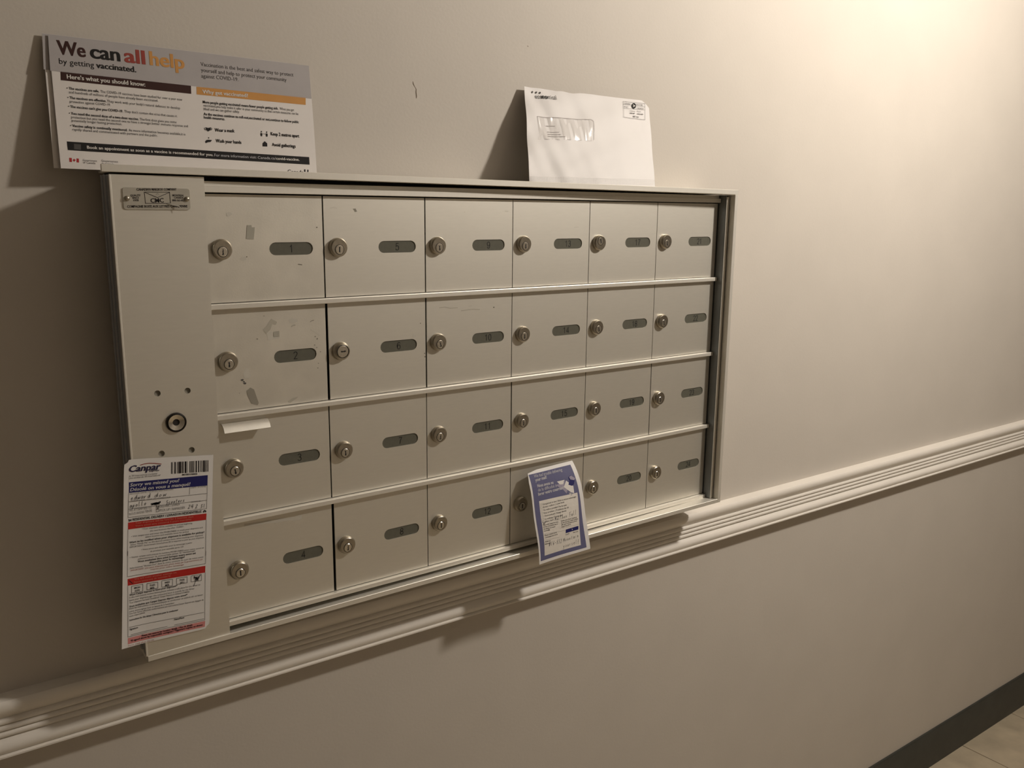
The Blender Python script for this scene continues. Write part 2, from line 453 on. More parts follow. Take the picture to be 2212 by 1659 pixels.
# ================================================================== print layouts, millimetres on each sheet
POSTER = [
 ('Q','header_band',[[-222.2,96.2],[50.5,91.3],[51.4,129.2],[-220.5,131.0]],'grey'),
 ('T','headline','We',-213.68,113.35,-188.43,112.84,13.24,'b','umber'),
 ('T','headline','can',-183.65,112.74,-156.15,112.19,13.51,'b','black'),
 ('T','headline','all',-151.42,112.1,-131.79,111.7,13.76,'b','rust'),
 ('T','headline','help',-126.64,111.6,-91.89,110.89,14.05,'b','amber'),
 ('T','headline','by getting',-213.41,103.8,-181.57,103.25,5.49,'r','black'),
 ('T','headline','vaccinated.',-179.49,103.22,-141.53,102.56,5.63,'b','black'),
 ('Q','title_bar',[[-213.06,96.44],[-86.9,93.77],[-87.48,85.26],[-213.71,87.9]],'umber'),
 ('T','title_text',"Here's what you should know:",-207.89,89.92,-134.14,88.79,4.15,'b','white'),
 ('T','body_text','• The vaccines are safe.',-209.23,79.47,-179.51,78.89,2.4,'b','black'),
 ('T','body_text','The COVID-19 vaccines have been studied for over a year now',-178.26,78.82,-97.66,77.11,2.49,'r','black'),
 ('T','body_text','and hundreds of millions of people have already been vaccinated.',-207.61,75.7,-122.7,74.0,2.45,'r','black'),
 ('T','body_text','• The vaccines are effective.',-209.38,70.33,-173.74,69.68,2.41,'b','black'),
 ('T','body_text',"They work with your body's natural defenses to develop",-172.9,69.65,-100.91,67.98,2.5,'r','black'),
 ('T','body_text','protection against COVID-19.',-207.92,66.53,-169.88,66.05,2.42,'r','black'),
 ('T','body_text',"• The vaccines can't give you COVID-19.",-209.65,61.6,-158.73,60.51,2.42,'b','black'),
 ('T','body_text',"They don't contain the virus that causes it.",-157.35,60.52,-104.57,59.31,2.51,'r','black'),
 ('T','body_text','• You need the second dose of a two-dose vaccine.',-209.7,54.89,-144.21,53.55,2.44,'b','black'),
 ('T','body_text','The first dose gives you some',-143.06,53.53,-106.14,52.94,2.52,'r','black'),
 ('T','body_text','protection but you need the second one to have a stronger,better immune response and',-208.14,51.24,-94.59,49.46,2.48,'r','black'),
 ('T','body_text','potentially longer-lasting protection.',-208.09,47.92,-160.94,47.46,2.43,'r','black'),
 ('T','body_text','• Vaccine safety is continually monitored.',-209.83,42.82,-156.35,41.68,2.43,'b','black'),
 ('T','body_text','As more information becomes available,it is',-155.05,41.67,-98.1,40.69,2.52,'r','black'),
 ('T','body_text','rapidly shared and communicated with partners and the public.',-208.19,39.16,-126.68,37.75,2.46,'r','black'),
 ('T','intro_text','Vaccination is the best and safest way to protect',-74.16,116.09,30.96,114.94,4.07,'r','dark'),
 ('T','intro_text','yourself and help to protect your community',-74.35,109.88,22.04,108.27,4.07,'r','dark'),
 ('T','intro_text','against COVID-19.',-74.8,103.64,-34.25,103.42,4.0,'r','dark'),
 ('Q','title_bar',[[-81.1,93.33],[43.32,92.07],[42.49,83.61],[-81.75,85.14]],'amber'),
 ('T','title_text','Why get vaccinated?',-75.33,86.93,-25.34,86.6,3.84,'b','white'),
 ('T','body_text','More people getting vaccinated means fewer people getting sick.',-75.96,76.31,8.64,75.66,2.77,'b','black'),
 ('T','body_text','When you get',10.32,75.6,27.57,75.36,2.86,'r','black'),
 ('T','body_text','vaccinated,you help make it safer in your community so that certain measures can be',-75.87,72.76,32.26,71.34,2.79,'r','black'),
 ('T','body_text','lifted and we can gather safely.',-75.99,68.92,-36.6,68.65,2.74,'r','black'),
 ('T','body_text','As the vaccines continue to roll-out,vaccinated or not,continue to follow public',-76.35,63.55,31.85,62.0,2.79,'b','black'),
 ('T','body_text','health measures.',-76.53,59.98,-53.82,59.64,2.72,'b','black'),
 ('T','body_text','Wear a mask',-66.11,46.77,-44.3,47.09,3.48,'b','black'),
 ('T','body_text','Wash your hands',-66.09,35.26,-37.91,34.92,3.49,'b','black'),
 ('T','body_text','Keep 2 metres apart',-2.97,46.28,30.86,45.75,3.62,'b','black'),
 ('T','body_text','Avoid gatherings',-2.68,34.33,25.4,33.85,3.62,'b','black'),
 ('P','icon',[[-75.59,50.67],[-73.21,50.1],[-70.24,50.83],[-70.71,48.02],[-73.41,46.33],[-75.59,47.99]],'black'),
 ('L','icon',[[-75.45,50.23],[-77.03,49.69],[-76.84,48.09],[-75.5,48.0]],0.5,'black'),
 ('L','icon',[[-70.36,50.55],[-69.18,49.73],[-69.59,48.36],[-70.71,48.02]],0.5,'black'),
 ('P','icon',[[-77.77,35.35],[-76.33,37.04],[-74.03,37.52],[-70.15,37.38],[-72.0,35.21],[-74.76,34.8],[-77.12,33.78]],'black'),
 ('P','icon',[[-73.46,40.51],[-72.87,39.2],[-73.63,38.8],[-74.32,39.12]],'black'),
 ('P','icon',[[-14.78,48.2],[-13.04,48.11],[-12.93,46.26],[-13.49,44.56],[-14.84,44.67],[-15.16,46.32]],'black'),
 ('P','icon',[[-12.98,49.69],[-13.35,49.01],[-14.04,48.82],[-14.51,49.28],[-14.39,50.03],[-13.78,50.47],[-13.15,50.27]],'black'),
 ('P','icon',[[-8.56,48.1],[-6.81,48.02],[-6.7,46.16],[-7.27,44.45],[-8.62,44.56],[-8.95,46.21]],'black'),
 ('P','icon',[[-6.75,49.6],[-7.13,48.91],[-7.82,48.73],[-8.3,49.19],[-8.18,49.94],[-7.56,50.39],[-6.92,50.18]],'black'),
 ('L','icon',[[-12.43,47.41],[-9.22,47.41]],0.4,'dark'),
 ('P','icon',[[-13.83,33.39],[-13.47,36.94],[-10.89,39.4],[-8.2,37.03],[-8.36,33.48]],'black'),
 ('Q','footer_bar',[[-214.6,28.12],[41.08,23.95],[40.95,15.28],[-214.68,19.63]],'black'),
 ('Q','title_text',[[-208.34,26.09],[-202.0,25.89],[-202.49,20.4],[-208.73,20.8]],'dark'),
 ('T','title_text','Book an appointment as soon as a vaccine is recommended for you.',-196.64,22.01,-70.62,20.17,2.9,'b','white'),
 ('T','title_text','For more information visit:',-69.18,19.97,-22.18,19.53,2.9,'r','pale'),
 ('T','title_text','Canada.ca/',-20.74,19.41,0.48,19.37,2.9,'r','pale'),
 ('T','title_text','covid-vaccine.',0.77,19.28,28.65,19.11,2.9,'b','white'),
 ('Q','flag_emblem',[[-214.17,12.12],[-211.76,11.96],[-212.01,8.0],[-214.35,8.08]],'red'),
 ('Q','flag_emblem',[[-207.55,11.79],[-205.36,11.71],[-205.6,7.82],[-207.79,7.9]],'red'),
 ('P','flag_emblem',[[-209.71,11.44],[-209.23,10.58],[-208.42,10.52],[-208.76,9.54],[-209.54,9.15],[-209.61,8.45],[-210.1,8.43],[-210.11,9.13],[-210.89,9.45],[-210.94,10.5],[-210.29,10.53]],'red'),
 ('T','body_text','Government',-201.89,9.56,-188.67,9.21,1.97,'r','dark'),
 ('T','body_text','of Canada',-201.9,7.17,-190.33,6.91,1.97,'r','dark'),
 ('T','body_text','Gouvernement',-184.6,9.64,-168.68,9.2,2.0,'r','dark'),
 ('T','body_text','du Canada',-184.71,6.95,-172.89,6.51,2.0,'r','dark'),
 ('T','body_text','Canada',13.29,4.44,32.61,4.12,4.33,'s','black'),
 ('Q','flag_emblem',[[33.68,9.72],[35.33,9.69],[35.05,6.89],[33.41,6.93]],'black'),
 ('Q','flag_emblem',[[37.58,9.48],[39.03,9.43],[38.76,6.73],[37.32,6.77]],'black'),
]
ENVELOPE = [
 ('P','logo_dot',[[371.61,133.77],[371.11,132.88],[370.24,132.29],[369.33,132.2],[368.74,132.66],[368.68,133.49],[369.18,134.38],[370.05,134.98],[370.96,135.06],[371.56,134.6]],'dark'),
 ('P','logo_dot',[[378.13,133.72],[377.62,132.83],[376.75,132.23],[375.84,132.15],[375.24,132.61],[375.18,133.44],[375.69,134.33],[376.56,134.93],[377.48,135.02],[378.07,134.55]],'dark'),
 ('P','logo_dot',[[384.26,133.52],[383.75,132.63],[382.86,132.02],[381.95,131.94],[381.35,132.4],[381.29,133.24],[381.8,134.13],[382.68,134.73],[383.6,134.82],[384.2,134.35]],'dark'),
 ('T','sender_text','eco',373.0,124.58,384.31,124.7,6.4,'r','black'),
 ('T','sender_text','no',384.31,124.7,393.33,124.73,6.44,'b','black'),
 ('T','sender_text','mical',393.6,124.75,409.19,124.9,6.48,'r','black'),
 ('L','window_text',[[380.94,84.96],[395.62,85.31]],0.7,'faint'),
 ('L','window_text',[[379.87,75.94],[399.91,76.35]],0.7,'faint'),
 ('L','window_text',[[379.19,72.41],[401.92,72.84]],0.7,'faint'),
 ('L','window_text',[[378.37,69.31],[408.25,69.81]],0.7,'faint'),
 ('L','postage_mark',[[539.28,134.25],[584.48,134.53],[576.79,108.27],[531.67,108.49],[539.28,134.25]],0.35,'dark'),
 ('L','postage_mark',[[537.77,129.15],[555.0,129.29]],0.3,'dark'),
 ('L','postage_mark',[[563.99,129.2],[582.86,129.2]],0.3,'dark'),
 ('L','postage_mark',[[535.95,122.97],[581.35,124.25]],0.3,'dark'),
 ('P','postage_mark',[[563.83,129.18],[563.08,127.61],[561.86,126.18],[560.33,125.07],[558.66,124.41],[557.06,124.28],[555.72,124.69],[554.8,125.6],[554.4,126.89],[554.59,128.42],[555.33,129.99],[556.54,131.42],[558.07,132.53],[559.74,133.2],[561.34,133.34],[562.69,132.93],[563.62,132.01],[564.01,130.72]],'black'),
 ('P2','postage_mark',[[557.07,131.01],[562.6,128.72],[555.6,126.12],[558.49,128.5]],'white'),
 ('T','postage_mark','CANADA',540.14,129.94,553.39,130.1,2.29,'r','dark'),
 ('T','postage_mark','POST',538.49,124.36,546.78,124.44,2.28,'r','dark'),
 ('T','postage_mark','POSTES',565.53,130.16,578.92,130.32,2.32,'r','dark'),
 ('T','postage_mark','CANADA',564.46,124.57,579.14,124.8,2.32,'r','dark'),
 ('T','postage_mark','Lettermail',547.82,119.19,558.84,119.34,1.78,'r','dark'),
 ('T','postage_mark','national',546.81,115.78,556.86,115.85,1.78,'b','dark'),
 ('T','postage_mark','Poste',563.47,119.71,571.46,119.74,1.79,'r','dark'),
 ('T','postage_mark','nationale',562.28,115.79,575.18,115.95,1.79,'b','dark'),
 ('T','postage_mark','987 123',552.16,110.5,563.74,110.29,2.16,'b','dark'),
 ('D','dot_border',[333.19,9.82],[566.66,12.2],[565.25,5.11],[331.71,4.1],88,4,0.75,'dark'),
]
DELIVERY = [
 ('T','logo_text','Canpar',-191.24,-226.62,-159.75,-228.82,6.67,'bi','navyink'),
 ('L','logo_text',[[-179.45,-220.84],[-175.41,-220.28],[-171.39,-220.29],[-165.38,-221.37],[-158.84,-223.35]],0.7,'rust'),
 ('T','logo_text','Express',-171.35,-229.62,-161.36,-230.46,1.9,'bi','navyink'),
 ('T','small_text','A TFI International Company',-191.8,-231.75,-163.48,-233.57,1.6,'i','ink'),
 ('T','small_text','Une société de TFI International',-191.97,-234.05,-160.56,-235.94,1.6,'i','ink'),
 ('Q','barcode',[[-148.56,-223.06],[-147.6,-223.16],[-148.42,-236.06],[-149.39,-235.96]],'ink'),
 ('Q','barcode',[[-146.98,-223.23],[-146.63,-223.27],[-147.46,-236.16],[-147.8,-236.13]],'ink'),
 ('Q','barcode',[[-145.25,-223.42],[-143.87,-223.56],[-144.69,-236.46],[-146.07,-236.31]],'ink'),
 ('Q','barcode',[[-144.21,-223.53],[-143.8,-223.57],[-144.62,-236.46],[-145.03,-236.42]],'ink'),
 ('Q','barcode',[[-142.48,-223.71],[-141.86,-223.78],[-142.67,-236.67],[-143.3,-236.6]],'ink'),
 ('Q','barcode',[[-141.23,-223.85],[-140.95,-223.88],[-141.77,-236.76],[-142.04,-236.74]],'ink'),
 ('Q','barcode',[[-140.75,-223.9],[-139.49,-224.04],[-140.3,-236.92],[-141.56,-236.79]],'ink'),
 ('Q','barcode',[[-139.35,-224.05],[-137.96,-224.2],[-138.77,-237.08],[-140.16,-236.93]],'ink'),
 ('Q','barcode',[[-137.26,-224.28],[-136.91,-224.31],[-137.72,-237.19],[-138.07,-237.15]],'ink'),
 ('Q','barcode',[[-136.7,-224.34],[-135.72,-224.44],[-136.52,-237.32],[-137.51,-237.21]],'ink'),
 ('Q','barcode',[[-134.6,-224.56],[-132.64,-224.77],[-133.43,-237.64],[-135.4,-237.43]],'ink'),
 ('Q','barcode',[[-133.41,-224.69],[-132.85,-224.75],[-133.64,-237.62],[-134.21,-237.56]],'ink'),
 ('Q','barcode',[[-131.66,-224.88],[-131.3,-224.92],[-132.09,-237.78],[-132.45,-237.75]],'ink'),
 ('Q','barcode',[[-129.54,-225.11],[-128.91,-225.18],[-129.69,-238.04],[-130.33,-237.97]],'ink'),
 ('Q','barcode',[[-128.49,-225.22],[-128.06,-225.27],[-128.84,-238.13],[-129.27,-238.08]],'ink'),
 ('Q','barcode',[[-127.43,-225.34],[-126.29,-225.46],[-127.07,-238.31],[-128.21,-238.19]],'ink'),
 ('Q','barcode',[[-125.66,-225.53],[-124.95,-225.6],[-125.72,-238.45],[-126.43,-238.38]],'ink'),
 ('Q','barcode',[[-124.59,-225.64],[-124.31,-225.67],[-125.08,-238.52],[-125.37,-238.49]],'ink'),
 ('Q','barcode',[[-123.03,-225.81],[-121.75,-225.95],[-122.52,-238.79],[-123.8,-238.66]],'ink'),
 ('Q','barcode',[[-122.1,-225.91],[-121.68,-225.96],[-122.44,-238.8],[-122.87,-238.76]],'ink'),
 ('Q','barcode',[[-120.32,-226.1],[-119.32,-226.21],[-120.08,-239.05],[-121.09,-238.94]],'ink'),
 ('Q','barcode',[[-119.47,-226.19],[-119.11,-226.23],[-119.87,-239.07],[-120.23,-239.03]],'ink'),
 ('Q','barcode',[[-117.82,-226.37],[-116.96,-226.46],[-117.72,-239.3],[-118.58,-239.21]],'ink'),
 ('Q','barcode',[[-116.17,-226.55],[-115.74,-226.59],[-116.5,-239.43],[-116.93,-239.38]],'ink'),
 ('Q','barcode',[[-115.17,-226.66],[-113.15,-226.87],[-113.9,-239.7],[-115.92,-239.49]],'ink'),
 ('Q','barcode',[[-112.79,-226.91],[-112.36,-226.96],[-113.11,-239.78],[-113.54,-239.74]],'ink'),
 ('Q','barcode',[[-111.86,-227.01],[-111.14,-227.09],[-111.88,-239.91],[-112.6,-239.84]],'ink'),
 ('Q','barcode',[[-110.27,-227.18],[-109.4,-227.28],[-110.14,-240.1],[-111.01,-240.01]],'ink'),
 ('T','small_text','M108174802',-138.09,-239.74,-122.24,-241.46,1.8,'b','ink'),
 ('Q','title_bar',[[-192.22,-237.57],[-111.02,-244.04],[-112.06,-255.69],[-193.03,-248.89]],'navy'),
 ('T','title_text','Sorry we missed you!',-191.58,-242.43,-141.66,-246.19,3.52,'bi','pale'),
 ('T','title_text','Désolé on vous a manqué!',-191.94,-247.48,-130.35,-252.34,3.54,'bi','pale'),
 ('L','ruled_box',[[-193.22,-248.85],[-195.78,-275.27],[-114.53,-281.89],[-112.14,-255.67]],0.3,'ink'),
 ('L','ruled_box',[[-193.91,-258.47],[-113.02,-264.6]],0.3,'ink'),
 ('L','ruled_box',[[-194.72,-266.04],[-113.61,-272.38]],0.3,'ink'),
 ('L','ruled_box',[[-131.19,-254.31],[-131.81,-262.2]],0.3,'ink'),
 ('T','small_text','RECEIVER NAME / NOM DU DESTINATAIRE',-192.19,-250.95,-148.25,-254.02,1.47,'r','grey2'),
 ('T','small_text','UNITS / # UNITÉS',-130.35,-255.76,-113.46,-257.12,1.52,'r','grey2'),
 ('T','small_text',"SHIPPER NAME / NOM DE L'EXPÉDITEUR",-192.41,-258.77,-151.57,-262.21,1.47,'r','grey2'),
 ('T','small_text','DAY MO YR',-130.25,-271.9,-120.55,-272.57,1.52,'r','grey2'),
 ('T','small_text','WE ATTEMPTED TO',-194.27,-269.08,-171.74,-270.27,2.5,'r','grey2'),
 ('T','small_text','NOUS AVONS TENTÉ',-194.44,-273.18,-171.5,-273.84,2.5,'r','grey2'),
 ('T','small_text','DELIVER / LIVRER',-163.57,-270.93,-142.4,-272.49,2.54,'r','grey2'),
 ('T','small_text','PICK UP / RAMASSER',-163.65,-275.28,-137.37,-277.31,2.55,'r','grey2'),
 ('L','ruled_box',[[-166.87,-269.0],[-164.28,-269.21],[-164.52,-271.87],[-167.12,-271.65],[-166.87,-269.0]],0.3,'ink'),
 ('L','ruled_box',[[-167.09,-272.33],[-164.5,-272.55],[-164.74,-275.21],[-167.34,-274.99],[-167.09,-272.33]],0.3,'ink'),
 ('L','handwriting#1',[[-166.97,-267.48],[-165.66,-271.49],[-164.11,-268.8]],0.45,'pen'),
 ('L','handwriting#2',[[-191.21,-255.76],[-189.69,-255.46],[-189.95,-254.48],[-191.12,-255.38],[-191.16,-256.92],[-189.64,-256.62]],0.35,'pen'),
 ('L','handwriting#2',[[-186.11,-255.29],[-186.93,-254.67],[-188.03,-255.95],[-187.66,-257.13],[-186.53,-256.43],[-185.13,-252.46],[-186.39,-257.21]],0.35,'pen'),
 ('L','handwriting#2',[[-184.59,-255.0],[-184.64,-257.31],[-183.57,-255.45],[-183.37,-257.39],[-182.17,-254.95]],0.35,'pen'),
 ('L','handwriting#2',[[-179.19,-255.32],[-180.05,-254.89],[-181.27,-255.97],[-181.26,-257.32],[-180.27,-257.19],[-179.19,-255.32],[-179.63,-257.23],[-179.24,-257.64]],0.35,'pen'),
 ('L','handwriting#2',[[-177.69,-255.41],[-178.13,-257.7],[-177.62,-256.19],[-176.49,-255.49]],0.35,'pen'),
 ('L','handwriting#2',[[-172.76,-256.09],[-173.58,-255.47],[-174.68,-256.75],[-174.31,-257.93],[-173.19,-257.23],[-171.79,-253.26],[-173.05,-258.01]],0.35,'pen'),
 ('L','handwriting#3',[[-165.14,-256.88],[-166.26,-256.26],[-167.57,-257.53],[-166.99,-258.69],[-165.59,-257.99],[-164.13,-254.08],[-165.34,-258.76]],0.35,'pen'),
 ('L','handwriting#3',[[-161.74,-256.57],[-163.11,-257.53],[-162.64,-258.87],[-161.16,-258.18],[-161.01,-257.05],[-161.74,-256.57]],0.35,'pen'),
 ('L','handwriting#3',[[-158.85,-256.76],[-158.71,-259.04],[-157.49,-257.2],[-157.06,-259.11],[-155.72,-256.71]],0.35,'pen'),
 ('L','handwriting#4',[[-191.2,-262.87],[-191.96,-262.48],[-192.99,-263.63],[-192.95,-264.98],[-192.09,-264.8],[-191.2,-262.87],[-191.54,-264.8],[-191.19,-265.19]],0.35,'pen'),
 ('L','handwriting#4',[[-189.81,-262.88],[-190.7,-267.12],[-189.9,-263.65],[-188.97,-262.81],[-188.75,-263.85],[-189.5,-265.01],[-190.15,-264.81]],0.35,'pen'),
 ('L','handwriting#4',[[-186.21,-262.83],[-187.17,-263.87],[-186.91,-265.22],[-185.9,-264.45],[-185.75,-263.3],[-186.21,-262.83]],0.35,'pen'),
 ('L','handwriting#4',[[-183.3,-260.42],[-184.22,-264.85],[-183.6,-265.24]],0.35,'pen'),
 ('L','handwriting#4',[[-180.4,-260.44],[-181.32,-264.87],[-180.7,-265.26]],0.35,'pen'),
 ('L','handwriting#4',[[-177.52,-262.89],[-178.48,-263.93],[-178.22,-265.28],[-177.2,-264.51],[-177.05,-263.36],[-177.52,-262.89]],0.35,'pen'),
 ('L','handwriting#5',[[-154.54,-264.9],[-155.3,-264.52],[-155.87,-265.56],[-155.06,-266.81],[-155.62,-268.37],[-156.72,-268.51]],0.35,'pen'),
 ('L','handwriting#5',[[-152.41,-266.73],[-152.93,-266.36],[-153.74,-267.39],[-153.64,-268.62],[-152.61,-268.31]],0.35,'pen'),
 ('L','handwriting#5',[[-150.45,-266.56],[-151.31,-267.48],[-151.14,-268.71],[-150.24,-268.04],[-150.07,-267.0],[-150.45,-266.56]],0.35,'pen'),
 ('L','handwriting#5',[[-147.96,-266.65],[-148.82,-267.57],[-148.64,-268.8],[-147.74,-268.13],[-147.57,-267.09],[-147.96,-266.65]],0.35,'pen'),
 ('L','handwriting#5',[[-145.27,-265.24],[-146.08,-268.55],[-145.55,-268.92]],0.35,'pen'),
 ('L','handwriting#5',[[-146.15,-266.61],[-144.93,-266.48]],0.35,'pen'),
 ('L','handwriting#5',[[-143.79,-267.93],[-142.65,-267.62],[-142.83,-266.73],[-143.72,-267.58],[-143.77,-268.98],[-142.63,-268.67]],0.35,'pen'),
 ('L','handwriting#5',[[-141.15,-266.97],[-141.51,-269.06],[-141.1,-267.67],[-140.25,-267.0]],0.35,'pen'),
 ('L','handwriting#5',[[-137.63,-267.1],[-138.5,-267.24],[-138.53,-267.94],[-137.89,-268.32],[-138.3,-269.18],[-139.1,-268.98]],0.35,'pen'),
 ('L','handwriting#6',[[-171.72,-265.05],[-166.25,-264.85],[-171.13,-266.28],[-162.46,-264.62],[-168.41,-266.45],[-163.62,-266.64],[-169.01,-265.21],[-162.49,-265.14]],1.0,'pen'),
 ('L','handwriting#7',[[-133.15,-274.59],[-132.03,-273.93],[-131.89,-275.11],[-134.26,-277.98],[-132.37,-277.99]],0.35,'pen'),
 ('L','handwriting#7',[[-129.58,-274.19],[-130.57,-276.62],[-128.84,-276.6]],0.35,'pen'),
 ('L','handwriting#7',[[-128.52,-274.3],[-129.83,-278.45]],0.35,'pen'),
 ('L','handwriting#8',[[-125.39,-275.65],[-124.28,-274.96],[-124.11,-276.15],[-126.42,-279.08],[-124.53,-279.04]],0.35,'pen'),
 ('L','handwriting#9',[[-119.98,-276.3],[-118.78,-276.15],[-119.77,-277.82],[-119.21,-278.97],[-120.09,-280.08],[-120.79,-279.68]],0.35,'pen'),
 ('L','handwriting#9',[[-116.53,-276.03],[-117.49,-280.16]],0.35,'pen'),
 ('T','bold_text','RESIDENTIAL DELIVERY / LIVRAISON RÉSIDENTIELLE',-191.59,-279.84,-120.2,-285.09,2.55,'b','ink'),
 ('L','handwriting#10',[[-195.27,-277.37],[-192.91,-279.71],[-192.9,-277.64],[-194.92,-279.89],[-195.27,-277.37]],0.5,'pen'),
 ('P','icon',[[-118.42,-285.84],[-118.46,-284.05],[-116.57,-282.88],[-115.05,-284.51],[-115.29,-286.01],[-116.24,-285.98],[-116.32,-284.87],[-117.27,-284.83],[-117.26,-285.92]],'ink'),
 ('Q','notice_bar',[[-196.18,-280.88],[-114.86,-287.5],[-115.65,-294.74],[-196.85,-288.38]],'red2'),
 ('T','notice_text','Your shipment will be held for 5 business days',-189.2,-283.84,-129.49,-288.91,1.95,'r','salmon'),
 ('T','notice_text','Votre envoi sera conservé 5 jours ouvrables',-189.44,-287.14,-131.81,-291.6,1.95,'r','salmon'),
 ('Q','notice_text',[[-194.31,-283.5],[-192.13,-283.67],[-192.39,-286.36],[-194.57,-286.19]],'pale'),
 ('L','ruled_box',[[-196.85,-288.38],[-199.56,-316.96]],0.3,'ink'),
 ('L','ruled_box',[[-198.74,-311.96],[-201.22,-339.98],[-119.36,-345.47],[-118.13,-330.7]],0.3,'ink'),
 ('L','ruled_box',[[-115.65,-294.74],[-118.78,-336.03]],0.3,'ink'),
 ('T','small_text','• Your shipment will be available for pickup beginning',-183.03,-291.66,-131.0,-296.02,1.66,'r','ink'),
 ('T','small_text','the next business day after 10:00am',-175.03,-295.66,-140.43,-297.8,1.66,'r','ink'),
 ('T','small_text','• Visit canpar.com and enter the M108174802 to track your shipment and',-194.18,-297.53,-120.18,-303.39,1.66,'r','ink'),
 ('T','small_text','select location and available times for pickup',-180.31,-301.28,-135.13,-304.81,1.66,'r','ink'),
 ('T','bold_text','Want to be notified when your shipment is available for pickup?',-196.63,-303.85,-118.69,-309.19,1.96,'b','ink'),
 ('T','small_text','Select "Notify Me" to the desired contact menu when tracking your shipment',-195.82,-306.51,-120.34,-312.27,1.66,'r','ink'),
 ('T','small_text','IMPORTANT: Government issued photo ID is required to pick up your shipment',-196.67,-309.08,-119.4,-315.15,1.67,'r','ink'),
 ('T','small_text','• Votre envoi sera disponible pour le ramassage à partir',-185.3,-314.5,-132.36,-318.42,1.67,'r','ink'),
 ('T','small_text','du prochain jour ouvrable après 12h',-176.37,-318.4,-141.86,-320.85,1.67,'r','ink'),
 ('T','small_text','• Visitez canpar.com,entrez le numéro M108174802 pour votre envoi et',-197.48,-320.36,-120.13,-327.08,1.67,'r','ink'),
 ('T','small_text','sélectionner la succursale pour le ramassage',-189.34,-323.97,-129.72,-328.4,1.67,'r','ink'),
 ('T','bold_text','Vous souhaitez être avisé lorsque votre envoi est',-189.55,-326.95,-129.17,-331.43,1.98,'b','ink'),
 ('T','bold_text','disponible pour le ramassage?',-178.12,-330.85,-141.35,-333.1,1.98,'b','ink'),
 ('T','small_text','Sélectionnez "Avisez-moi" dans le menu contacts du suivi de votre envoi',-198.33,-332.23,-121.49,-337.66,1.68,'r','ink'),
 ('T','small_text',"IMPORTANT: Une pièce d'identité avec photo émise par le gouvernement est",-197.52,-335.0,-122.37,-340.15,1.68,'r','rust'),
 ('T','small_text','requise pour votre ramassage',-177.41,-338.68,-142.81,-341.51,1.68,'r','rust'),
 ('Q','notice_bar',[[-201.21,-342.63],[-119.65,-347.94],[-120.33,-355.74],[-201.62,-350.12]],'red2'),
 ('T','notice_text','We will make another attempt on:',-194.58,-345.61,-150.78,-348.78,1.98,'r','salmon'),
 ('T','notice_text','Nous tenterons de nouveau le:',-194.82,-349.05,-157.31,-351.05,1.97,'r','salmon'),
 ('Q','notice_text',[[-199.25,-345.18],[-196.45,-345.36],[-196.67,-348.58],[-199.42,-348.4]],'pale'),
 ('L','handwriting#11',[[-199.57,-344.94],[-196.63,-348.89]],0.6,'pen'),
 ('L','ruled_box',[[-197.7,-351.66],[-186.25,-352.68],[-186.79,-360.45],[-198.25,-359.38],[-197.7,-351.66]],0.35,'ink'),
 ('T','bold_text','MON',-195.14,-355.54,-189.35,-356.06,1.96,'b','ink'),
 ('T','bold_text','LUN',-194.82,-358.68,-190.11,-359.12,1.96,'b','ink'),
 ('L','ruled_box',[[-182.17,-353.0],[-170.97,-353.99],[-171.44,-361.08],[-182.65,-360.04],[-182.17,-353.0]],0.35,'ink'),
 ('T','bold_text','TUES',-179.55,-356.91,-174.12,-357.41,1.98,'b','ink'),
 ('T','bold_text','MAR',-179.21,-360.09,-174.88,-360.49,1.98,'b','ink'),
 ('L','ruled_box',[[-166.77,-353.7],[-155.56,-354.69],[-156.03,-362.01],[-167.25,-360.97],[-166.77,-353.7]],0.35,'ink'),
 ('T','bold_text','WED',-164.08,-357.66,-158.76,-358.14,2.0,'b','ink'),
 ('T','bold_text','MER',-163.73,-360.87,-159.52,-361.26,2.0,'b','ink'),
 ('L','ruled_box',[[-151.3,-354.76],[-139.87,-355.76],[-140.3,-362.68],[-151.73,-361.63],[-151.3,-354.76]],0.35,'ink'),
 ('T','bold_text','THURS',-148.55,-358.75,-143.12,-359.24,2.02,'b','ink'),
 ('T','bold_text','JEU',-148.18,-361.99,-143.89,-362.39,2.02,'b','ink'),
 ('L','ruled_box',[[-135.74,-355.85],[-124.46,-356.84],[-124.87,-363.91],[-136.17,-362.87],[-135.74,-355.85]],0.35,'ink'),
 ('T','bold_text','FRI',-132.93,-359.89,-127.76,-360.35,2.04,'b','ink'),
 ('T','bold_text','VEN',-132.54,-363.16,-128.53,-363.53,2.04,'b','ink'),
 ('L','handwriting#12',[[-132.55,-357.29],[-129.16,-361.72],[-125.97,-357.51]],0.7,'pen'),
 ('L','handwriting#13',[[-131.93,-359.03],[-127.62,-360.52],[-131.65,-360.53],[-128.44,-361.9]],0.8,'pen'),
 ('L','handwriting#14',[[-131.3,-363.16],[-133.57,-368.15]],0.4,'pen'),
 ('T','bold_text','Want Canpar Express to leave your shipment?*',-200.79,-361.99,-151.05,-364.4,1.98,'b','ink'),
 ('T','small_text','In the instructions section below,please indicate a safe place for the driver to',-201.12,-364.74,-126.67,-369.3,1.85,'r','ink'),
 ('T','small_text','leave your shipment,sign this notice,and leave it outside for the driver',-201.34,-367.74,-133.09,-372.25,1.85,'r','ink'),
 ('T','small_text','Your shipment has been considered. Canpar Express is released of liability',-201.41,-370.63,-138.69,-374.36,1.84,'r','ink'),
 ('T','bold_text','Vous souhaitez que Canpar Express dépose votre envoi?*',-201.84,-374.73,-141.07,-377.71,2.0,'b','ink'),
 ('T','small_text','Dans les instructions ci-dessous,indiquez au conducteur un endroit sûr où laisser',-202.21,-377.09,-124.45,-381.9,1.86,'r','ink'),
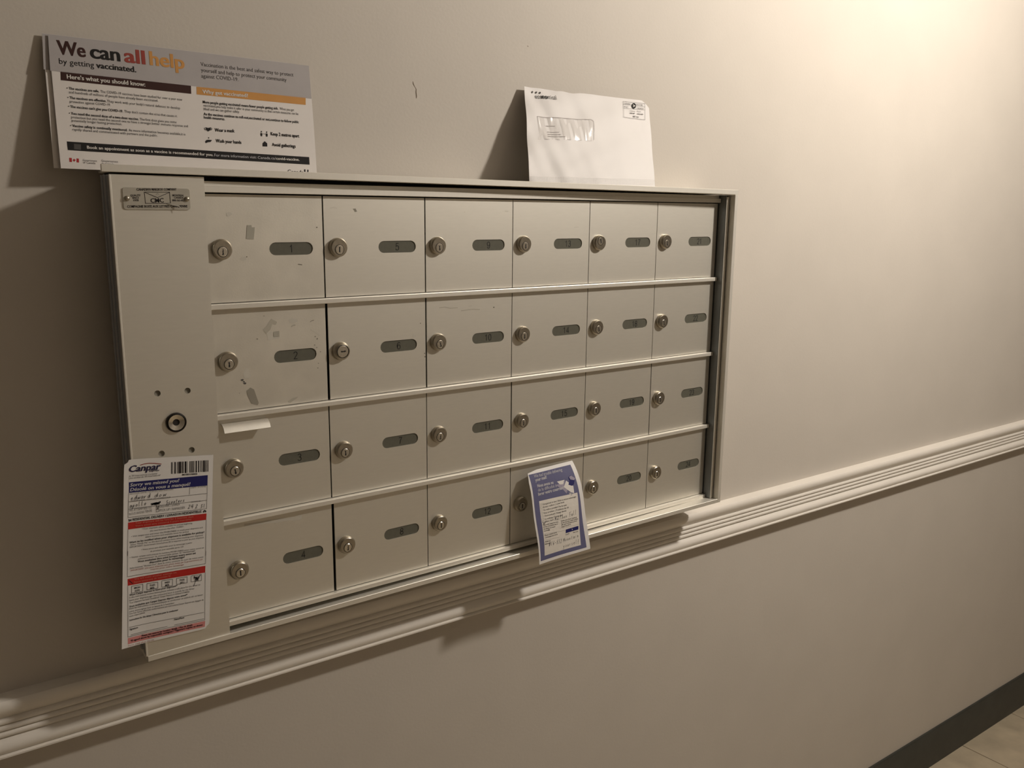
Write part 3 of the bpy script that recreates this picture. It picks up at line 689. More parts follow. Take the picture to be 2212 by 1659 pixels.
 ('T','small_text',"votre envoi,signez l'avis et laissez-le à l'extérieur",-202.43,-380.26,-155.47,-383.34,1.84,'r','ink'),
 ('T','small_text',"Une fois l'envoi effectuée conformément aux instructions,Canpar Express est dégagée de",-202.41,-382.8,-124.08,-388.12,1.86,'r','ink'),
 ('T','small_text','toute responsabilité.',-202.74,-385.56,-186.16,-386.06,1.83,'r','ink'),
 ('T','bold_text','Instructions for the driver / Directives pour le conducteur',-202.79,-390.02,-151.97,-392.63,2.0,'b','ink'),
 ('T','bold_text','Name/Nom',-156.71,-402.83,-146.29,-403.41,2.04,'b','ink'),
 ('T','bold_text','Signature',-203.54,-400.48,-194.73,-400.89,1.98,'b','ink'),
 ('L','ruled_box',[[-203.64,-397.12],[-124.53,-402.3]],0.3,'ink'),
 ('L','ruled_box',[[-202.58,-405.97],[-164.52,-407.74]],0.3,'ink'),
 ('L','ruled_box',[[-157.06,-408.32],[-124.98,-409.89]],0.3,'ink'),
 ('L','ruled_box',[[-201.62,-350.12],[-205.59,-407.41],[-123.97,-411.8],[-120.33,-355.74]],0.3,'ink'),
 ('Q','notice_bar',[[-205.83,-408.89],[-123.67,-413.11],[-124.44,-419.82],[-206.32,-415.74]],'pink'),
 ('T','bold_text','Please see reverse for location details. / Plus de détails',-191.72,-411.79,-137.85,-414.7,2.04,'b','ink'),
 ('T','bold_text','*If signed above by responsible consignee / *Signature requise au-dessus',-203.47,-413.73,-126.92,-417.63,2.04,'b','ink'),
 ('T','small_text','Form 1208 (Rev. 06/18)',-206.04,-418.4,-179.44,-419.98,1.39,'r','rust'),
]
TROUBLE = [
 ('Q','border_print',[[331.64,-11.25],[413.94,-10.21],[421.23,-134.16],[335.97,-135.54]],'slate'),
 ('T','title_text','We had trouble delivering',340.32,-16.72,395.38,-16.42,4.4,'i','pale'),
 ('T','title_text','your mail!',340.4,-22.24,362.24,-21.49,4.36,'b','pale'),
 ('T','title_text','Nous avons eu',342.3,-30.78,373.06,-30.97,4.37,'b','pale'),
 ('T','title_text','de la difficulté à',342.43,-36.81,378.08,-36.44,4.38,'r','pale'),
 ('T','title_text','livrer votre courrier!',342.08,-42.76,389.73,-41.58,4.39,'b','pale'),
 ('PW','panel',[[342.32,-50.63],[412.63,-50.86],[411.48,-128.7],[343.21,-129.15]],'cream'),
 ('P','picture',[[380.18,-29.17],[394.58,-29.11],[390.49,-34.55],[385.17,-35.14]],'white2'),
 ('P','picture',[[383.48,-33.31],[395.12,-29.92],[390.48,-39.16],[395.73,-43.69],[393.0,-48.84],[388.12,-41.81],[376.3,-33.58]],'lilac'),
 ('P','picture',[[397.0,-30.56],[407.46,-40.63],[406.67,-50.5],[401.59,-48.86],[390.5,-38.96]],'white2'),
 ('P','picture',[[390.5,-38.96],[403.16,-51.72],[400.25,-53.45],[394.23,-44.96]],'grey'),
 ('P','picture',[[402.18,-26.82],[407.16,-24.58],[413.8,-29.33],[411.9,-33.14],[409.13,-38.34],[404.93,-39.67],[399.34,-37.13],[402.73,-32.06]],'navy'),
 ('P2','picture',[[403.54,-26.54],[407.73,-25.19],[413.99,-29.88],[411.32,-32.52],[404.97,-30.39]],'lilac'),
 ('T','small_text','Damaged lock or door | Boîte ou serrure endommagée',348.51,-57.52,409.42,-57.21,2.41,'r','ink'),
 ('L','ruled_box',[[343.76,-57.22],[346.78,-57.29],[346.88,-54.8],[343.87,-54.73],[343.76,-57.22]],0.22,'grey2'),
 ('T','small_text','Broken mailbox | Casier brisé',348.55,-61.65,386.24,-60.91,2.39,'r','ink'),
 ('L','ruled_box',[[343.8,-61.34],[346.81,-61.42],[346.92,-58.92],[343.9,-58.85],[343.8,-61.34]],0.22,'grey2'),
 ('T','small_text','No mailbox provided | Pas de casier',348.6,-65.68,390.13,-65.74,2.4,'r','ink'),
 ('L','ruled_box',[[343.84,-65.36],[346.86,-65.45],[346.97,-62.95],[343.95,-62.87],[343.84,-65.36]],0.22,'grey2'),
 ('T','small_text','Key problem | Problème de clé',348.62,-69.91,392.69,-69.82,2.4,'r','ink'),
 ('L','ruled_box',[[343.86,-69.58],[346.88,-69.67],[346.99,-67.18],[343.97,-67.09],[343.86,-69.58]],0.22,'grey2'),
 ('T','small_text','Obstructed path | Passage obstrué',348.64,-74.14,387.65,-73.67,2.39,'r','ink'),
 ('L','ruled_box',[[343.88,-73.8],[346.9,-73.9],[347.01,-71.41],[343.99,-71.32],[343.88,-73.8]],0.22,'grey2'),
 ('T','small_text','Icy walkway | Passage glacé',348.63,-78.57,380.79,-78.47,2.39,'r','ink'),
 ('L','ruled_box',[[343.88,-78.22],[346.89,-78.32],[347.0,-75.83],[343.98,-75.73],[343.88,-78.22]],0.22,'grey2'),
 ('T','small_text','Other | Autre',348.73,-82.22,363.45,-81.94,2.38,'r','ink'),
 ('L','ruled_box',[[343.98,-81.86],[347.0,-81.97],[347.11,-79.47],[344.09,-79.37],[343.98,-81.86]],0.22,'grey2'),
 ('L','handwriting#15',[[344.6,-80.18],[346.49,-84.58],[350.21,-80.8]],0.5,'pen'),
 ('L','handwriting#16',[[344.65,-84.21],[348.9,-81.04]],0.5,'pen'),
 ('L','handwriting#17',[[365.37,-83.1],[366.37,-78.2],[366.67,-81.73],[368.15,-77.92],[367.6,-83.03]],0.35,'pen'),
 ('L','handwriting#17',[[371.17,-80.27],[370.28,-79.85],[369.14,-81.22],[369.24,-82.76],[370.23,-82.51],[371.17,-80.27],[370.87,-82.49],[371.28,-82.92]],0.35,'pen'),
 ('L','handwriting#17',[[373.26,-80.2],[372.89,-82.87]],0.35,'pen'),
 ('L','handwriting#17',[[373.51,-79.09],[373.63,-78.86]],0.35,'pen'),
 ('L','handwriting#17',[[376.86,-77.22],[375.99,-82.34],[376.73,-82.76]],0.35,'pen'),
 ('L','handwriting#17',[[379.87,-77.35],[379.13,-82.68],[380.28,-82.43],[380.94,-81.08],[380.3,-79.99],[379.38,-80.9]],0.35,'pen'),
 ('L','handwriting#17',[[383.67,-79.8],[382.61,-81.03],[382.97,-82.57],[384.12,-81.65],[384.24,-80.31],[383.67,-79.8]],0.35,'pen'),
 ('L','handwriting#17',[[386.06,-79.82],[387.29,-82.44]],0.35,'pen'),
 ('L','handwriting#17',[[387.66,-79.77],[385.69,-82.49]],0.35,'pen'),
 ('L','handwriting#18',[[393.97,-76.68],[393.2,-82.62]],0.35,'pen'),
 ('L','handwriting#18',[[393.23,-76.73],[396.22,-75.98]],0.35,'pen'),
 ('L','handwriting#18',[[393.59,-79.38],[395.0,-79.17]],0.35,'pen'),
 ('L','handwriting#18',[[397.27,-79.12],[397.12,-81.81],[398.01,-82.01],[398.96,-79.0],[398.71,-82.23]],0.35,'pen'),
 ('L','handwriting#18',[[401.95,-75.32],[401.16,-81.53],[402.03,-82.0]],0.35,'pen'),
 ('L','handwriting#18',[[405.82,-75.05],[405.02,-81.25],[405.89,-81.73]],0.35,'pen'),
 ('T','small_text','Please notify Canada Post when',344.1,-86.3,370.79,-86.46,2.18,'r','ink'),
 ('T','small_text','you have corrected this issue so',343.97,-88.89,369.73,-89.3,2.18,'r','ink'),
 ('T','small_text','that delivery can resume',344.18,-91.85,364.79,-92.15,2.18,'r','ink'),
 ('T','small_text','normally.',344.41,-94.61,355.45,-94.68,2.18,'r','ink'),
 ('T','small_text','Veuillez aviser Postes Canada une',375.69,-86.64,407.54,-87.16,2.22,'r','ink'),
 ('T','small_text','fois que vous aurez corrigé le problème',375.95,-89.34,409.8,-89.99,2.22,'r','ink'),
 ('T','small_text','afin que la livraison puisse',376.17,-92.24,407.41,-92.61,2.22,'r','ink'),
 ('T','small_text','reprendre.',375.74,-95.21,395.72,-95.1,2.21,'r','ink'),
 ('T','small_text','Canada',383.89,-108.26,391.81,-108.18,2.21,'r','ink'),
 ('T','small_text','Postes Canada',398.8,-108.41,408.82,-108.43,2.23,'r','ink'),
 ('T','small_text','Please contact us at',344.73,-101.11,366.72,-101.08,2.18,'r','ink'),
 ('T','small_text','Communiquez avec nous au',344.92,-104.17,368.22,-104.04,2.18,'r','ink'),
 ('T','small_text','Address',344.05,-110.22,354.44,-110.44,2.17,'r','ink'),
 ('T','small_text','Adresse',343.81,-113.59,353.34,-113.63,2.17,'r','ink'),
 ('Q','logo_bar',[[384.58,-100.0],[410.1,-99.78],[409.31,-105.11],[384.33,-105.27]],'navy'),
 ('P2','logo_bar',[[396.32,-100.88],[398.72,-102.62],[396.86,-103.57],[397.05,-102.27]],'pale'),
 ('L','ruled_box',[[373.67,-96.01],[413.07,-97.9]],0.2,'grey2'),
 ('L','ruled_box',[[345.23,-97.7],[384.43,-100.99]],0.2,'grey2'),
 ('L','ruled_box',[[343.94,-106.58],[371.84,-108.57]],0.2,'grey2'),
 ('L','handwriting#19',[[353.45,-111.31],[351.84,-117.04]],0.4,'pen'),
 ('L','handwriting#19',[[354.5,-111.33],[352.88,-117.06]],0.4,'pen'),
 ('L','handwriting#19',[[352.18,-113.38],[354.72,-112.9]],0.4,'pen'),
 ('L','handwriting#19',[[351.66,-115.2],[354.15,-114.99]],0.4,'pen'),
 ('L','handwriting#19',[[357.3,-111.38],[356.03,-117.12]],0.4,'pen'),
 ('L','handwriting#19',[[361.5,-111.46],[359.68,-114.57],[359.71,-117.2],[360.95,-116.17],[360.73,-114.59],[359.64,-115.36]],0.4,'pen'),
 ('L','handwriting#19',[[363.18,-114.64],[364.95,-114.57]],0.4,'pen'),
 ('L','handwriting#19',[[369.37,-111.62],[367.92,-111.85],[367.35,-113.94],[368.52,-114.22],[367.85,-116.83],[366.36,-117.33]],0.4,'pen'),
 ('L','handwriting#19',[[373.04,-111.69],[371.6,-111.92],[371.03,-114.01],[372.2,-114.29],[371.53,-116.9],[370.03,-117.4]],0.4,'pen'),
 ('L','handwriting#19',[[374.77,-112.77],[376.02,-111.75],[376.25,-113.32],[373.71,-117.47],[375.85,-117.25]],0.4,'pen'),
 ('L','handwriting#20',[[379.26,-116.95],[380.29,-112.2],[380.71,-115.62],[382.32,-111.93],[381.81,-116.87]],0.35,'pen'),
 ('L','handwriting#20',[[384.74,-114.13],[383.56,-115.32],[384.0,-116.81],[385.28,-115.92],[385.39,-114.63],[384.74,-114.13]],0.35,'pen'),
 ('L','handwriting#20',[[387.54,-114.14],[387.34,-116.29],[388.22,-116.48],[389.21,-114.09],[388.92,-116.67]],0.35,'pen'),
 ('L','handwriting#20',[[391.29,-114.03],[391.0,-116.61],[391.53,-114.88],[392.58,-113.91],[392.75,-115.28],[392.75,-116.56]],0.35,'pen'),
 ('L','handwriting#20',[[396.3,-111.96],[395.55,-116.05],[396.39,-116.46]],0.35,'pen'),
 ('L','handwriting#20',[[395.15,-113.71],[397.0,-113.44]],0.35,'pen'),
 ('L','handwriting#20',[[401.13,-113.75],[400.1,-113.35],[398.83,-114.67],[398.98,-116.17],[400.1,-115.92],[401.13,-113.75],[400.83,-115.9],[401.31,-116.32]],0.35,'pen'),
 ('L','handwriting#20',[[403.5,-113.68],[403.14,-116.27]],0.35,'pen'),
 ('L','handwriting#20',[[403.76,-112.6],[403.9,-112.38]],0.35,'pen'),
 ('L','handwriting#20',[[406.61,-113.59],[406.32,-116.18],[406.85,-114.44],[407.89,-113.47],[408.06,-114.84],[408.06,-116.13]],0.35,'pen'),
 ('L','handwriting#21',[[379.79,-123.08],[380.4,-125.42]],0.35,'pen'),
 ('L','handwriting#21',[[381.8,-123.0],[379.5,-128.29]],0.35,'pen'),
 ('L','handwriting#21',[[384.74,-122.77],[383.55,-124.1],[384.0,-125.73],[385.29,-124.73],[385.39,-123.31],[384.74,-122.77]],0.35,'pen'),
 ('L','handwriting#21',[[387.54,-122.74],[387.36,-125.11],[388.24,-125.31],[389.22,-122.67],[388.94,-125.52]],0.35,'pen'),
 ('L','handwriting#21',[[391.38,-122.58],[391.14,-125.42],[391.56,-123.51],[392.77,-122.51]],0.35,'pen'),
 ('L','handwriting#21',[[396.79,-122.34],[395.49,-122.63],[395.55,-123.57],[396.59,-124.0],[396.07,-125.2],[394.83,-125.02]],0.35,'pen'),
 ('L','handwriting#21',[[399.0,-123.66],[400.7,-123.11],[400.3,-121.95],[399.06,-123.18],[399.18,-125.07],[400.88,-124.52]],0.35,'pen'),
 ('L','handwriting#21',[[403.76,-118.96],[402.9,-124.43],[403.75,-124.87]],0.35,'pen'),
 ('L','handwriting#21',[[408.79,-119.45],[408.09,-119.25],[407.52,-120.92],[406.69,-126.15]],0.35,'pen'),
 ('L','handwriting#21',[[406.46,-122.15],[408.31,-121.83]],0.35,'pen'),
]
PLATE = [
 ('T','lettering','CANADIAN MAILBOX COMPANY',-163.47,60.19,-124.88,61.16,2.32,'b','ink'),
 ('T','lettering','QUALITY',-169.75,54.45,-160.16,54.77,1.83,'b','ink'),
 ('T','lettering','SINCE',-168.08,52.2,-161.81,52.37,1.83,'b','ink'),
 ('T','lettering','1978',-167.15,49.77,-162.35,49.92,1.84,'b','ink'),
 ('T','lettering','MONTREAL',-129.12,55.31,-117.84,55.36,1.88,'b','ink'),
 ('T','lettering','CANADA',-127.72,53.0,-118.38,53.07,1.88,'b','ink'),
 ('T','lettering','800-363-8116',-129.67,50.31,-116.18,50.51,1.89,'b','ink'),
 ('L','logo_outline',[[-156.39,58.89],[-131.94,59.38],[-131.66,48.26],[-155.95,47.94],[-156.39,58.89]],0.5,'ink'),
 ('L','logo_outline',[[-156.39,58.89],[-144.13,53.74],[-131.95,59.15]],0.5,'ink'),
 ('T','lettering','CMC',-150.88,48.62,-138.2,49.1,4.19,'b','ink'),
 ('T','lettering','COMPAGNIE BOITE AUX LETTRES CANADIENNE',-173.46,43.46,-114.99,44.37,2.33,'b','ink'),
 ('L','logo_outline',[[-145.3,56.57],[-143.84,58.14],[-142.58,56.47]],0.25,'grey2'),
]
MARKS = [
 (1,[[-50.6,25.94],[-45.71,26.16],[-45.49,23.69],[-42.09,23.91],[-43.91,10.72],[-52.26,11.37]],'tape'),
 (1,[[-51.87,-8.06],[-52.31,-8.44],[-52.69,-8.67],[-53.15,-8.6],[-53.27,-8.03],[-53.25,-7.63],[-52.63,-7.41],[-52.11,-7.48]],'scuff'),
 (1,[[31.15,23.48],[30.92,23.08],[30.3,22.73],[29.64,22.89],[29.62,23.49],[29.86,23.89],[30.35,24.24],[30.77,24.07]],'scuff'),
 (1,[[-79.59,-58.57],[-80.17,-59.14],[-80.68,-59.59],[-81.28,-59.16],[-81.4,-58.47],[-81.39,-57.87],[-80.57,-57.43],[-79.92,-57.87]],'scuff'),
 (1,[[-75.68,-59.01],[-75.83,-59.87],[-76.71,-59.96],[-77.52,-59.49],[-77.73,-58.9],[-77.19,-58.06],[-76.6,-57.95],[-76.0,-58.41]],'scuff'),
 (1,[[-61.48,-58.4],[-61.83,-59.23],[-62.49,-59.26],[-63.05,-58.93],[-63.56,-58.29],[-63.22,-57.46],[-62.4,-57.45],[-61.51,-57.78]],'scuff'),
 (1,[[-69.25,-57.53],[-69.43,-57.78],[-69.72,-57.94],[-69.97,-57.88],[-70.17,-57.48],[-70.05,-57.22],[-69.67,-57.06],[-69.28,-57.14]],'scuff'),
 (1,[[6.03,-17.23],[8.52,-17.53],[11.02,-18.07],[10.99,-18.78],[8.5,-18.24],[6.0,-17.93]],'scuff'),
 (1,[[-76.35,-36.49],[-75.57,-34.6],[-75.63,-35.73],[-76.41,-37.62]],'smear'),
 (1,[[-65.18,-48.47],[-64.16,-44.51],[-64.21,-45.42],[-65.22,-49.38]],'smear'),
 (1,[[-65.97,37.57],[-68.14,36.16],[-69.88,34.97],[-72.12,35.82],[-72.28,37.54],[-72.45,38.93],[-69.6,40.13],[-67.47,39.28]],'smear'),
 (1,[[-53.44,-10.06],[-53.81,-11.69],[-56.35,-12.02],[-58.18,-11.83],[-60.38,-9.9],[-58.55,-8.3],[-56.14,-7.98],[-53.08,-8.18]],'smear'),
 (5,[[75.84,44.76],[79.47,45.03],[81.39,41.45],[78.43,41.18],[77.67,43.1]],'scuff2'),
 (5,[[47.16,45.43],[51.73,46.3],[56.26,45.17],[56.24,44.45],[51.71,45.59],[47.14,44.72]],'smear'),
 (2,[[-34.49,-86.04],[-28.03,-77.61],[-21.49,-81.59],[-22.84,-84.48],[-27.09,-83.59],[-29.82,-89.93],[-34.88,-94.3],[-38.27,-89.32]],'smear2'),
 (2,[[-33.59,-92.62],[-19.48,-91.87],[-19.48,-100.25],[-33.41,-101.78]],'smear'),
 (2,[[-26.27,-92.56],[-19.48,-91.99],[-19.52,-98.45],[-26.3,-98.52]],'tape'),
 (2,[[-44.19,-99.27],[-44.88,-99.94],[-45.4,-99.95],[-46.11,-99.74],[-46.11,-99.12],[-46.16,-98.4],[-45.32,-98.41],[-44.7,-98.62]],'scuff2'),
 (2,[[-35.87,-73.93],[-35.9,-74.38],[-36.36,-74.38],[-36.68,-74.25],[-37.07,-73.85],[-36.71,-73.42],[-36.32,-73.42],[-35.8,-73.56]],'scuff2'),
 (2,[[24.45,-101.81],[24.4,-102.23],[23.81,-102.52],[23.39,-102.36],[22.89,-101.69],[23.33,-101.31],[23.86,-101.01],[24.54,-101.19]],'scuff2'),
 (2,[[27.07,-104.48],[27.12,-105.06],[26.31,-105.45],[25.71,-105.01],[25.24,-104.34],[25.88,-103.81],[26.38,-103.39],[27.04,-103.83]],'scuff2'),
 (2,[[23.46,-111.59],[23.49,-112.11],[22.8,-112.13],[22.26,-112.02],[21.9,-111.46],[22.43,-110.99],[22.85,-110.95],[23.4,-111.06]],'scuff2'),
 (2,[[26.01,-114.89],[25.81,-115.32],[25.29,-115.33],[24.73,-115.21],[24.71,-114.78],[24.92,-114.36],[25.33,-114.34],[25.69,-114.44]],'scuff2'),
 (2,[[30.25,-120.22],[30.16,-120.58],[29.68,-120.86],[29.34,-120.65],[28.94,-120.1],[29.25,-119.76],[29.73,-119.48],[30.31,-119.71]],'scuff2'),
 (2,[[27.32,-133.64],[26.94,-134.12],[26.58,-134.12],[26.17,-133.91],[26.01,-133.52],[26.05,-133.02],[26.62,-133.03],[27.12,-133.25]],'scuff2'),
 (2,[[26.38,-139.17],[26.3,-139.68],[25.72,-139.71],[25.31,-139.61],[24.81,-139.02],[25.22,-138.54],[25.77,-138.51],[26.46,-138.63]],'scuff2'),
 (2,[[-67.97,-158.36],[-68.31,-158.59],[-68.58,-158.75],[-68.96,-158.65],[-68.91,-158.25],[-68.94,-157.98],[-68.53,-157.84],[-68.25,-157.93]],'scuff2'),
 (2,[[-4.98,-87.26],[-2.41,-85.99],[0.12,-85.8],[0.05,-87.48],[-2.48,-87.67],[-5.05,-88.94]],'smear2'),
 (2,[[18.03,-83.73],[20.66,-82.32],[23.0,-81.99],[22.97,-82.96],[20.63,-83.29],[18.0,-84.7]],'scuff2'),
 (2,[[3.29,-82.03],[0.16,-83.48],[-2.99,-84.7],[-6.51,-83.47],[-7.99,-81.29],[-7.67,-79.67],[-2.73,-78.56],[1.64,-79.83]],'smear'),
 (2,[[18.35,-92.41],[22.79,-94.81],[29.11,-100.2],[29.06,-101.67],[22.74,-96.28],[18.3,-93.87]],'smear'),
 (2,[[-63.04,-144.01],[-63.5,-144.52],[-64.67,-144.88],[-65.61,-144.53],[-66.57,-143.64],[-65.94,-143.15],[-64.57,-142.82],[-63.03,-143.22]],'dark'),
 (2,[[-61.59,-146.08],[-62.11,-146.7],[-62.87,-146.66],[-63.79,-146.34],[-63.71,-145.85],[-63.54,-145.19],[-62.79,-145.23],[-62.24,-145.5]],'dark'),
 (2,[[-60.4,-148.11],[-60.36,-148.73],[-61.8,-149.08],[-62.77,-148.6],[-63.95,-147.73],[-62.81,-147.24],[-61.69,-146.85],[-60.18,-147.4]],'dark'),
 (2,[[-60.17,-156.87],[-55.81,-153.41],[-51.74,-156.03],[-47.08,-172.3],[-48.4,-174.57],[-55.53,-171.86],[-59.79,-161.11]],'scuff2'),
 (2,[[-12.42,-174.71],[-7.21,-171.62],[-0.13,-170.35],[-1.49,-172.31],[-9.97,-176.63]],'smear2'),
 (2,[[29.8,-173.78],[29.82,-176.95],[29.75,-178.98],[29.73,-175.8]],'scuff2'),
 (2,[[-63.31,-136.86],[-59.48,-131.31],[-55.98,-132.85],[-53.96,-140.2],[-57.7,-143.39],[-62.38,-141.71]],'smear'),
 (6,[[165.89,-95.76],[165.77,-96.19],[165.25,-96.26],[164.84,-96.2],[164.37,-95.66],[164.71,-95.25],[165.26,-95.18],[165.93,-95.26]],'scuff'),
 (6,[[171.65,-134.55],[171.55,-135.11],[170.9,-135.17],[170.28,-134.81],[170.11,-134.42],[170.48,-133.88],[170.92,-133.8],[171.37,-134.15]],'scuff'),
 (6,[[172.31,-139.06],[171.82,-139.59],[171.31,-139.62],[170.74,-139.48],[170.46,-138.89],[170.53,-138.32],[171.33,-138.32],[172.06,-138.47]],'scuff'),
 (6,[[158.29,-110.73],[157.58,-112.9],[155.94,-113.42],[154.12,-111.94],[154.07,-110.41],[154.66,-108.24],[156.02,-107.69],[157.14,-109.11]],'smear'),
 (10,[[193.18,-77.38],[201.96,-76.8],[209.54,-78.84],[221.03,-78.74],[221.03,-79.6],[209.53,-79.7],[201.96,-77.66],[193.18,-78.23]],'smear2'),
 (10,[[226.17,-83.05],[235.26,-82.49],[245.75,-82.0],[255.7,-83.12],[255.7,-84.01],[245.75,-82.88],[235.26,-83.36],[226.17,-83.92]],'smear2'),
 (10,[[237.87,-78.05],[243.12,-77.57],[243.12,-78.23],[237.87,-78.7]],'smear'),
 (10,[[279.01,-81.9],[279.09,-82.5],[278.19,-82.57],[277.57,-82.48],[276.83,-81.77],[277.54,-81.22],[278.18,-81.13],[279.1,-81.23]],'scuff'),
 (9,[[230.86,42.82],[232.77,42.1],[232.77,41.27],[230.86,41.99]],'smear'),
 (9,[[295.21,44.29],[300.66,44.12],[300.67,43.03],[295.22,43.21]],'smear'),
 (13,[[414.67,22.76],[423.11,23.31],[423.14,22.39],[414.69,21.83]],'smear'),
 (4,[[-71.02,-311.19],[-55.08,-312.65],[-38.8,-313.5],[-27.34,-313.94],[-11.88,-315.85],[-1.29,-314.1],[-1.43,-317.75],[-12.03,-319.49],[-27.5,-317.55],[-38.96,-317.07],[-55.25,-316.19],[-71.2,-314.69]],'smear'),
 (4,[[-37.63,-315.55],[-32.47,-314.04],[-29.99,-315.86],[-24.82,-314.99],[-21.63,-315.91],[-24.93,-317.57],[-35.24,-319.02]],'smear'),
 (4,[[-15.83,-316.86],[-6.67,-316.8],[-0.66,-314.75],[-1.54,-320.49],[-13.38,-320.64]],'smear'),
 (18,[[474.38,-97.77],[474.88,-110.07],[474.94,-111.72],[474.44,-99.41]],'smear2'),
]

# ================================================================== ceiling lamp (out of the frame, lights the place)
lamp = empty('ceiling_lamp', (LAMP_POS[0], LAMP_POS[1], CEIL), 'bare white globe bulb on a short stem under the corridor ceiling', 'lamp')
dz = LAMP_POS[2] - CEIL
def zl(name, prof, m, emit=False):
    bm = bmesh.new()
    add_lathe(bm, prof, 24)
    for v in bm.verts: v.co = Vector((v.co.x, v.co.z, v.co.y))
    return link_mesh(name, bm_mesh(bm, name, smooth=True, angle=0.7), m, lamp)
zl('canopy', [(0, 0), (0.06, 0), (0.06, -0.012), (0.045, -0.022), (0, -0.022)], M_TRIM)
zl('stem', [(0, -0.02), (0.009, -0.02), (0.009, dz + 0.075), (0.022, dz + 0.07), (0.022, dz + 0.042), (0, dz + 0.042)], M_TRIM)
bulb_m = bpy.data.materials.new('lit_bulb')
bulb_m.use_nodes = True
nt = bulb_m.node_tree
em = nt.nodes.new('ShaderNodeEmission')
em.inputs[0].default_value = (*LAMP_COLOR, 1)
em.inputs[1].default_value = LAMP_STRENGTH
nt.links.new(em.outputs[0], nt.nodes['Material Output'].inputs['Surface'])
nt.nodes.remove(nt.nodes['Principled BSDF'])
zl('bulb', [(0, dz + 0.05)] + [(0.05 * math.sin(a), dz + 0.05 * math.cos(a)) for a in [math.pi * k / 12 for k in range(1, 12)]] + [(0, dz - 0.05)], bulb_m)

# ================================================================== the mailbox bank
W, H = 0.1352, 0.12182
XD0 = -0.0972                       # left edge of the first column of doors
LIPY = -0.026
XL, XR = -0.1975, 0.7300            # outer ends of the hood
ZT, ZBOT = 0.0830, -0.4376          # outer top and bottom
XDR = XD0 + 6 * W                   # right edge of the last column
bank = empty('mailbox_bank', (0.27, 0.0, 0.0), 'wall-mounted silver metal bank of twenty-four numbered locking mailboxes', 'mailboxes')
BX = -0.27
def bpart(name, dims, m, bev=0.0004, seg=1):
    d = (dims[0] + BX, dims[1] + BX) + tuple(dims[2:])
    return box_obj(name, d, m, bank, bev=bev, seg=seg)
def bmulti(name, boxes, m, bev=0.0004):
    bm = bmesh.new()
    for d in boxes:
        add_box(bm, d[0] + BX, d[1] + BX, *d[2:], bev=bev)
    return link_mesh(name, bm_mesh(bm, name), m, bank)
def skew(o, dy_left, dz_left, dz_right):
    """the sheet-metal surround is a little bent: it stands further out and hangs lower at the right"""
    for v in o.data.vertices:
        t = min(1.0, max(0.0, (v.co.x - BX - XL) / (XR - XL)))
        if v.co.y < -0.015: v.co.y += dy_left * (1 - t)
        v.co.z += dz_left * (1 - t) + dz_right * t
    return o
# hood: front lip standing up along a thin top plate, right and bottom returns
skew(bmulti('top_hood', [(XL + 0.0025, XR, LIPY, LIPY + 0.0035, ZT - 0.0073, ZT), (-0.187, XR - 0.0072, LIPY + 0.002, BACK_Y, ZT - 0.0073, ZT - 0.0046)], M_ALU2), 0.0165, 0.0020, -0.0030)
bpart('right_return', (XR - 0.0072, XR, LIPY, BACK_Y, ZBOT + 0.0032, ZT - 0.0104), M_ALU2)
skew(bmulti('bottom_sill', [(-0.1868, XR, LIPY, LIPY + 0.004, ZBOT, ZBOT + 0.0066), (-0.1868, XR - 0.0073, LIPY + 0.002, BACK_Y, ZBOT, ZBOT + 0.0060)], M_ALU2), 0.0188, -0.0064, 0.0032)
# channel down the right side of the doors
bpart('right_channel', (XDR + 0.0012, XDR + 0.0028, -0.0150, 0.030, ZBOT + 0.0095, ZT - 0.0115), M_STEEL2, 0.0003)
bpart('channel_flange', (XDR + 0.0014, XDR + 0.0068, -0.0160, -0.0151, ZBOT + 0.0097, ZT - 0.0140), M_ALU2, 0.0002)
# header above the doors
bmulti('header_rail', [(XD0 - 0.02, XDR, -0.0015, 0.012, 0.0662, 0.0716), (XD0 - 0.02, XDR, -0.0055, 0.012, 0.0600, 0.0665)], M_ALU2)
# inside of the box, seen only as the dark joints between the doors
bmulti('carcass', [(-0.182, XR - 0.0074, 0.022, BACK_Y, ZBOT + 0.0096, ZT - 0.0110)], M_INNER, 0)
skew(bmulti('light_stop', [(-0.182, XR - 0.0074, 0.0400, BACK_Y - 0.0002, 0.060, ZT - 0.0058)], M_INNER, 0), 0.0, 0.0020, -0.0030)  # added to stop lamp light leaking in above the header
# ledges under each row of doors
for r in range(4):
    zc = -r * H - 0.0604
    bpart('shelf_strip', (XD0 - 0.004, XDR + 0.0004, -0.0062, 0.012, zc - 0.0031, zc + 0.0028), M_ALU2, 0.0007, 2)
bpart('side_divider', (XD0 - 0.0045, XD0 - 0.0005, 0.0005, 0.02, ZBOT + 0.008, 0.072), M_INNER)

# blank service panel at the left
PXL, PXR, PY = -0.1878, -0.0962, -0.0070
holes = [(-0.1573, -0.1472), (-0.1265, -0.1478), (-0.1574, -0.2125), (-0.1262, -0.2134)]
PLOCK = (-0.1406, -0.1804)
pl_me = sheet_with_holes('service_panel', PXL + BX, PXR + BX, -0.4372, 0.0755, [circle(x + BX, z, 0.0033) for x, z in holes] + [circle(PLOCK[0] + BX, PLOCK[1], 0.0106, 28)], PY, PY + 0.0022)
panel = link_mesh('service_panel', pl_me, M_ALU, bank)
tag(panel, 'plain tall silver panel left of the mailbox doors')
for x, z in holes:
    bm = bmesh.new()
    add_lathe(bm, [(0.0034, PY + 0.0024), (0.0034, PY + 0.0012), (0.0018, PY + 0.0017), (0, PY + 0.0018)], 16)
    link_mesh('hole_plug', bm_mesh(bm, 'hole_plug', smooth=True, angle=0.6), mat('plug_grey', (0.20, 0.185, 0.15), 0.6, 0.3), panel, (x + BX, 0, z))
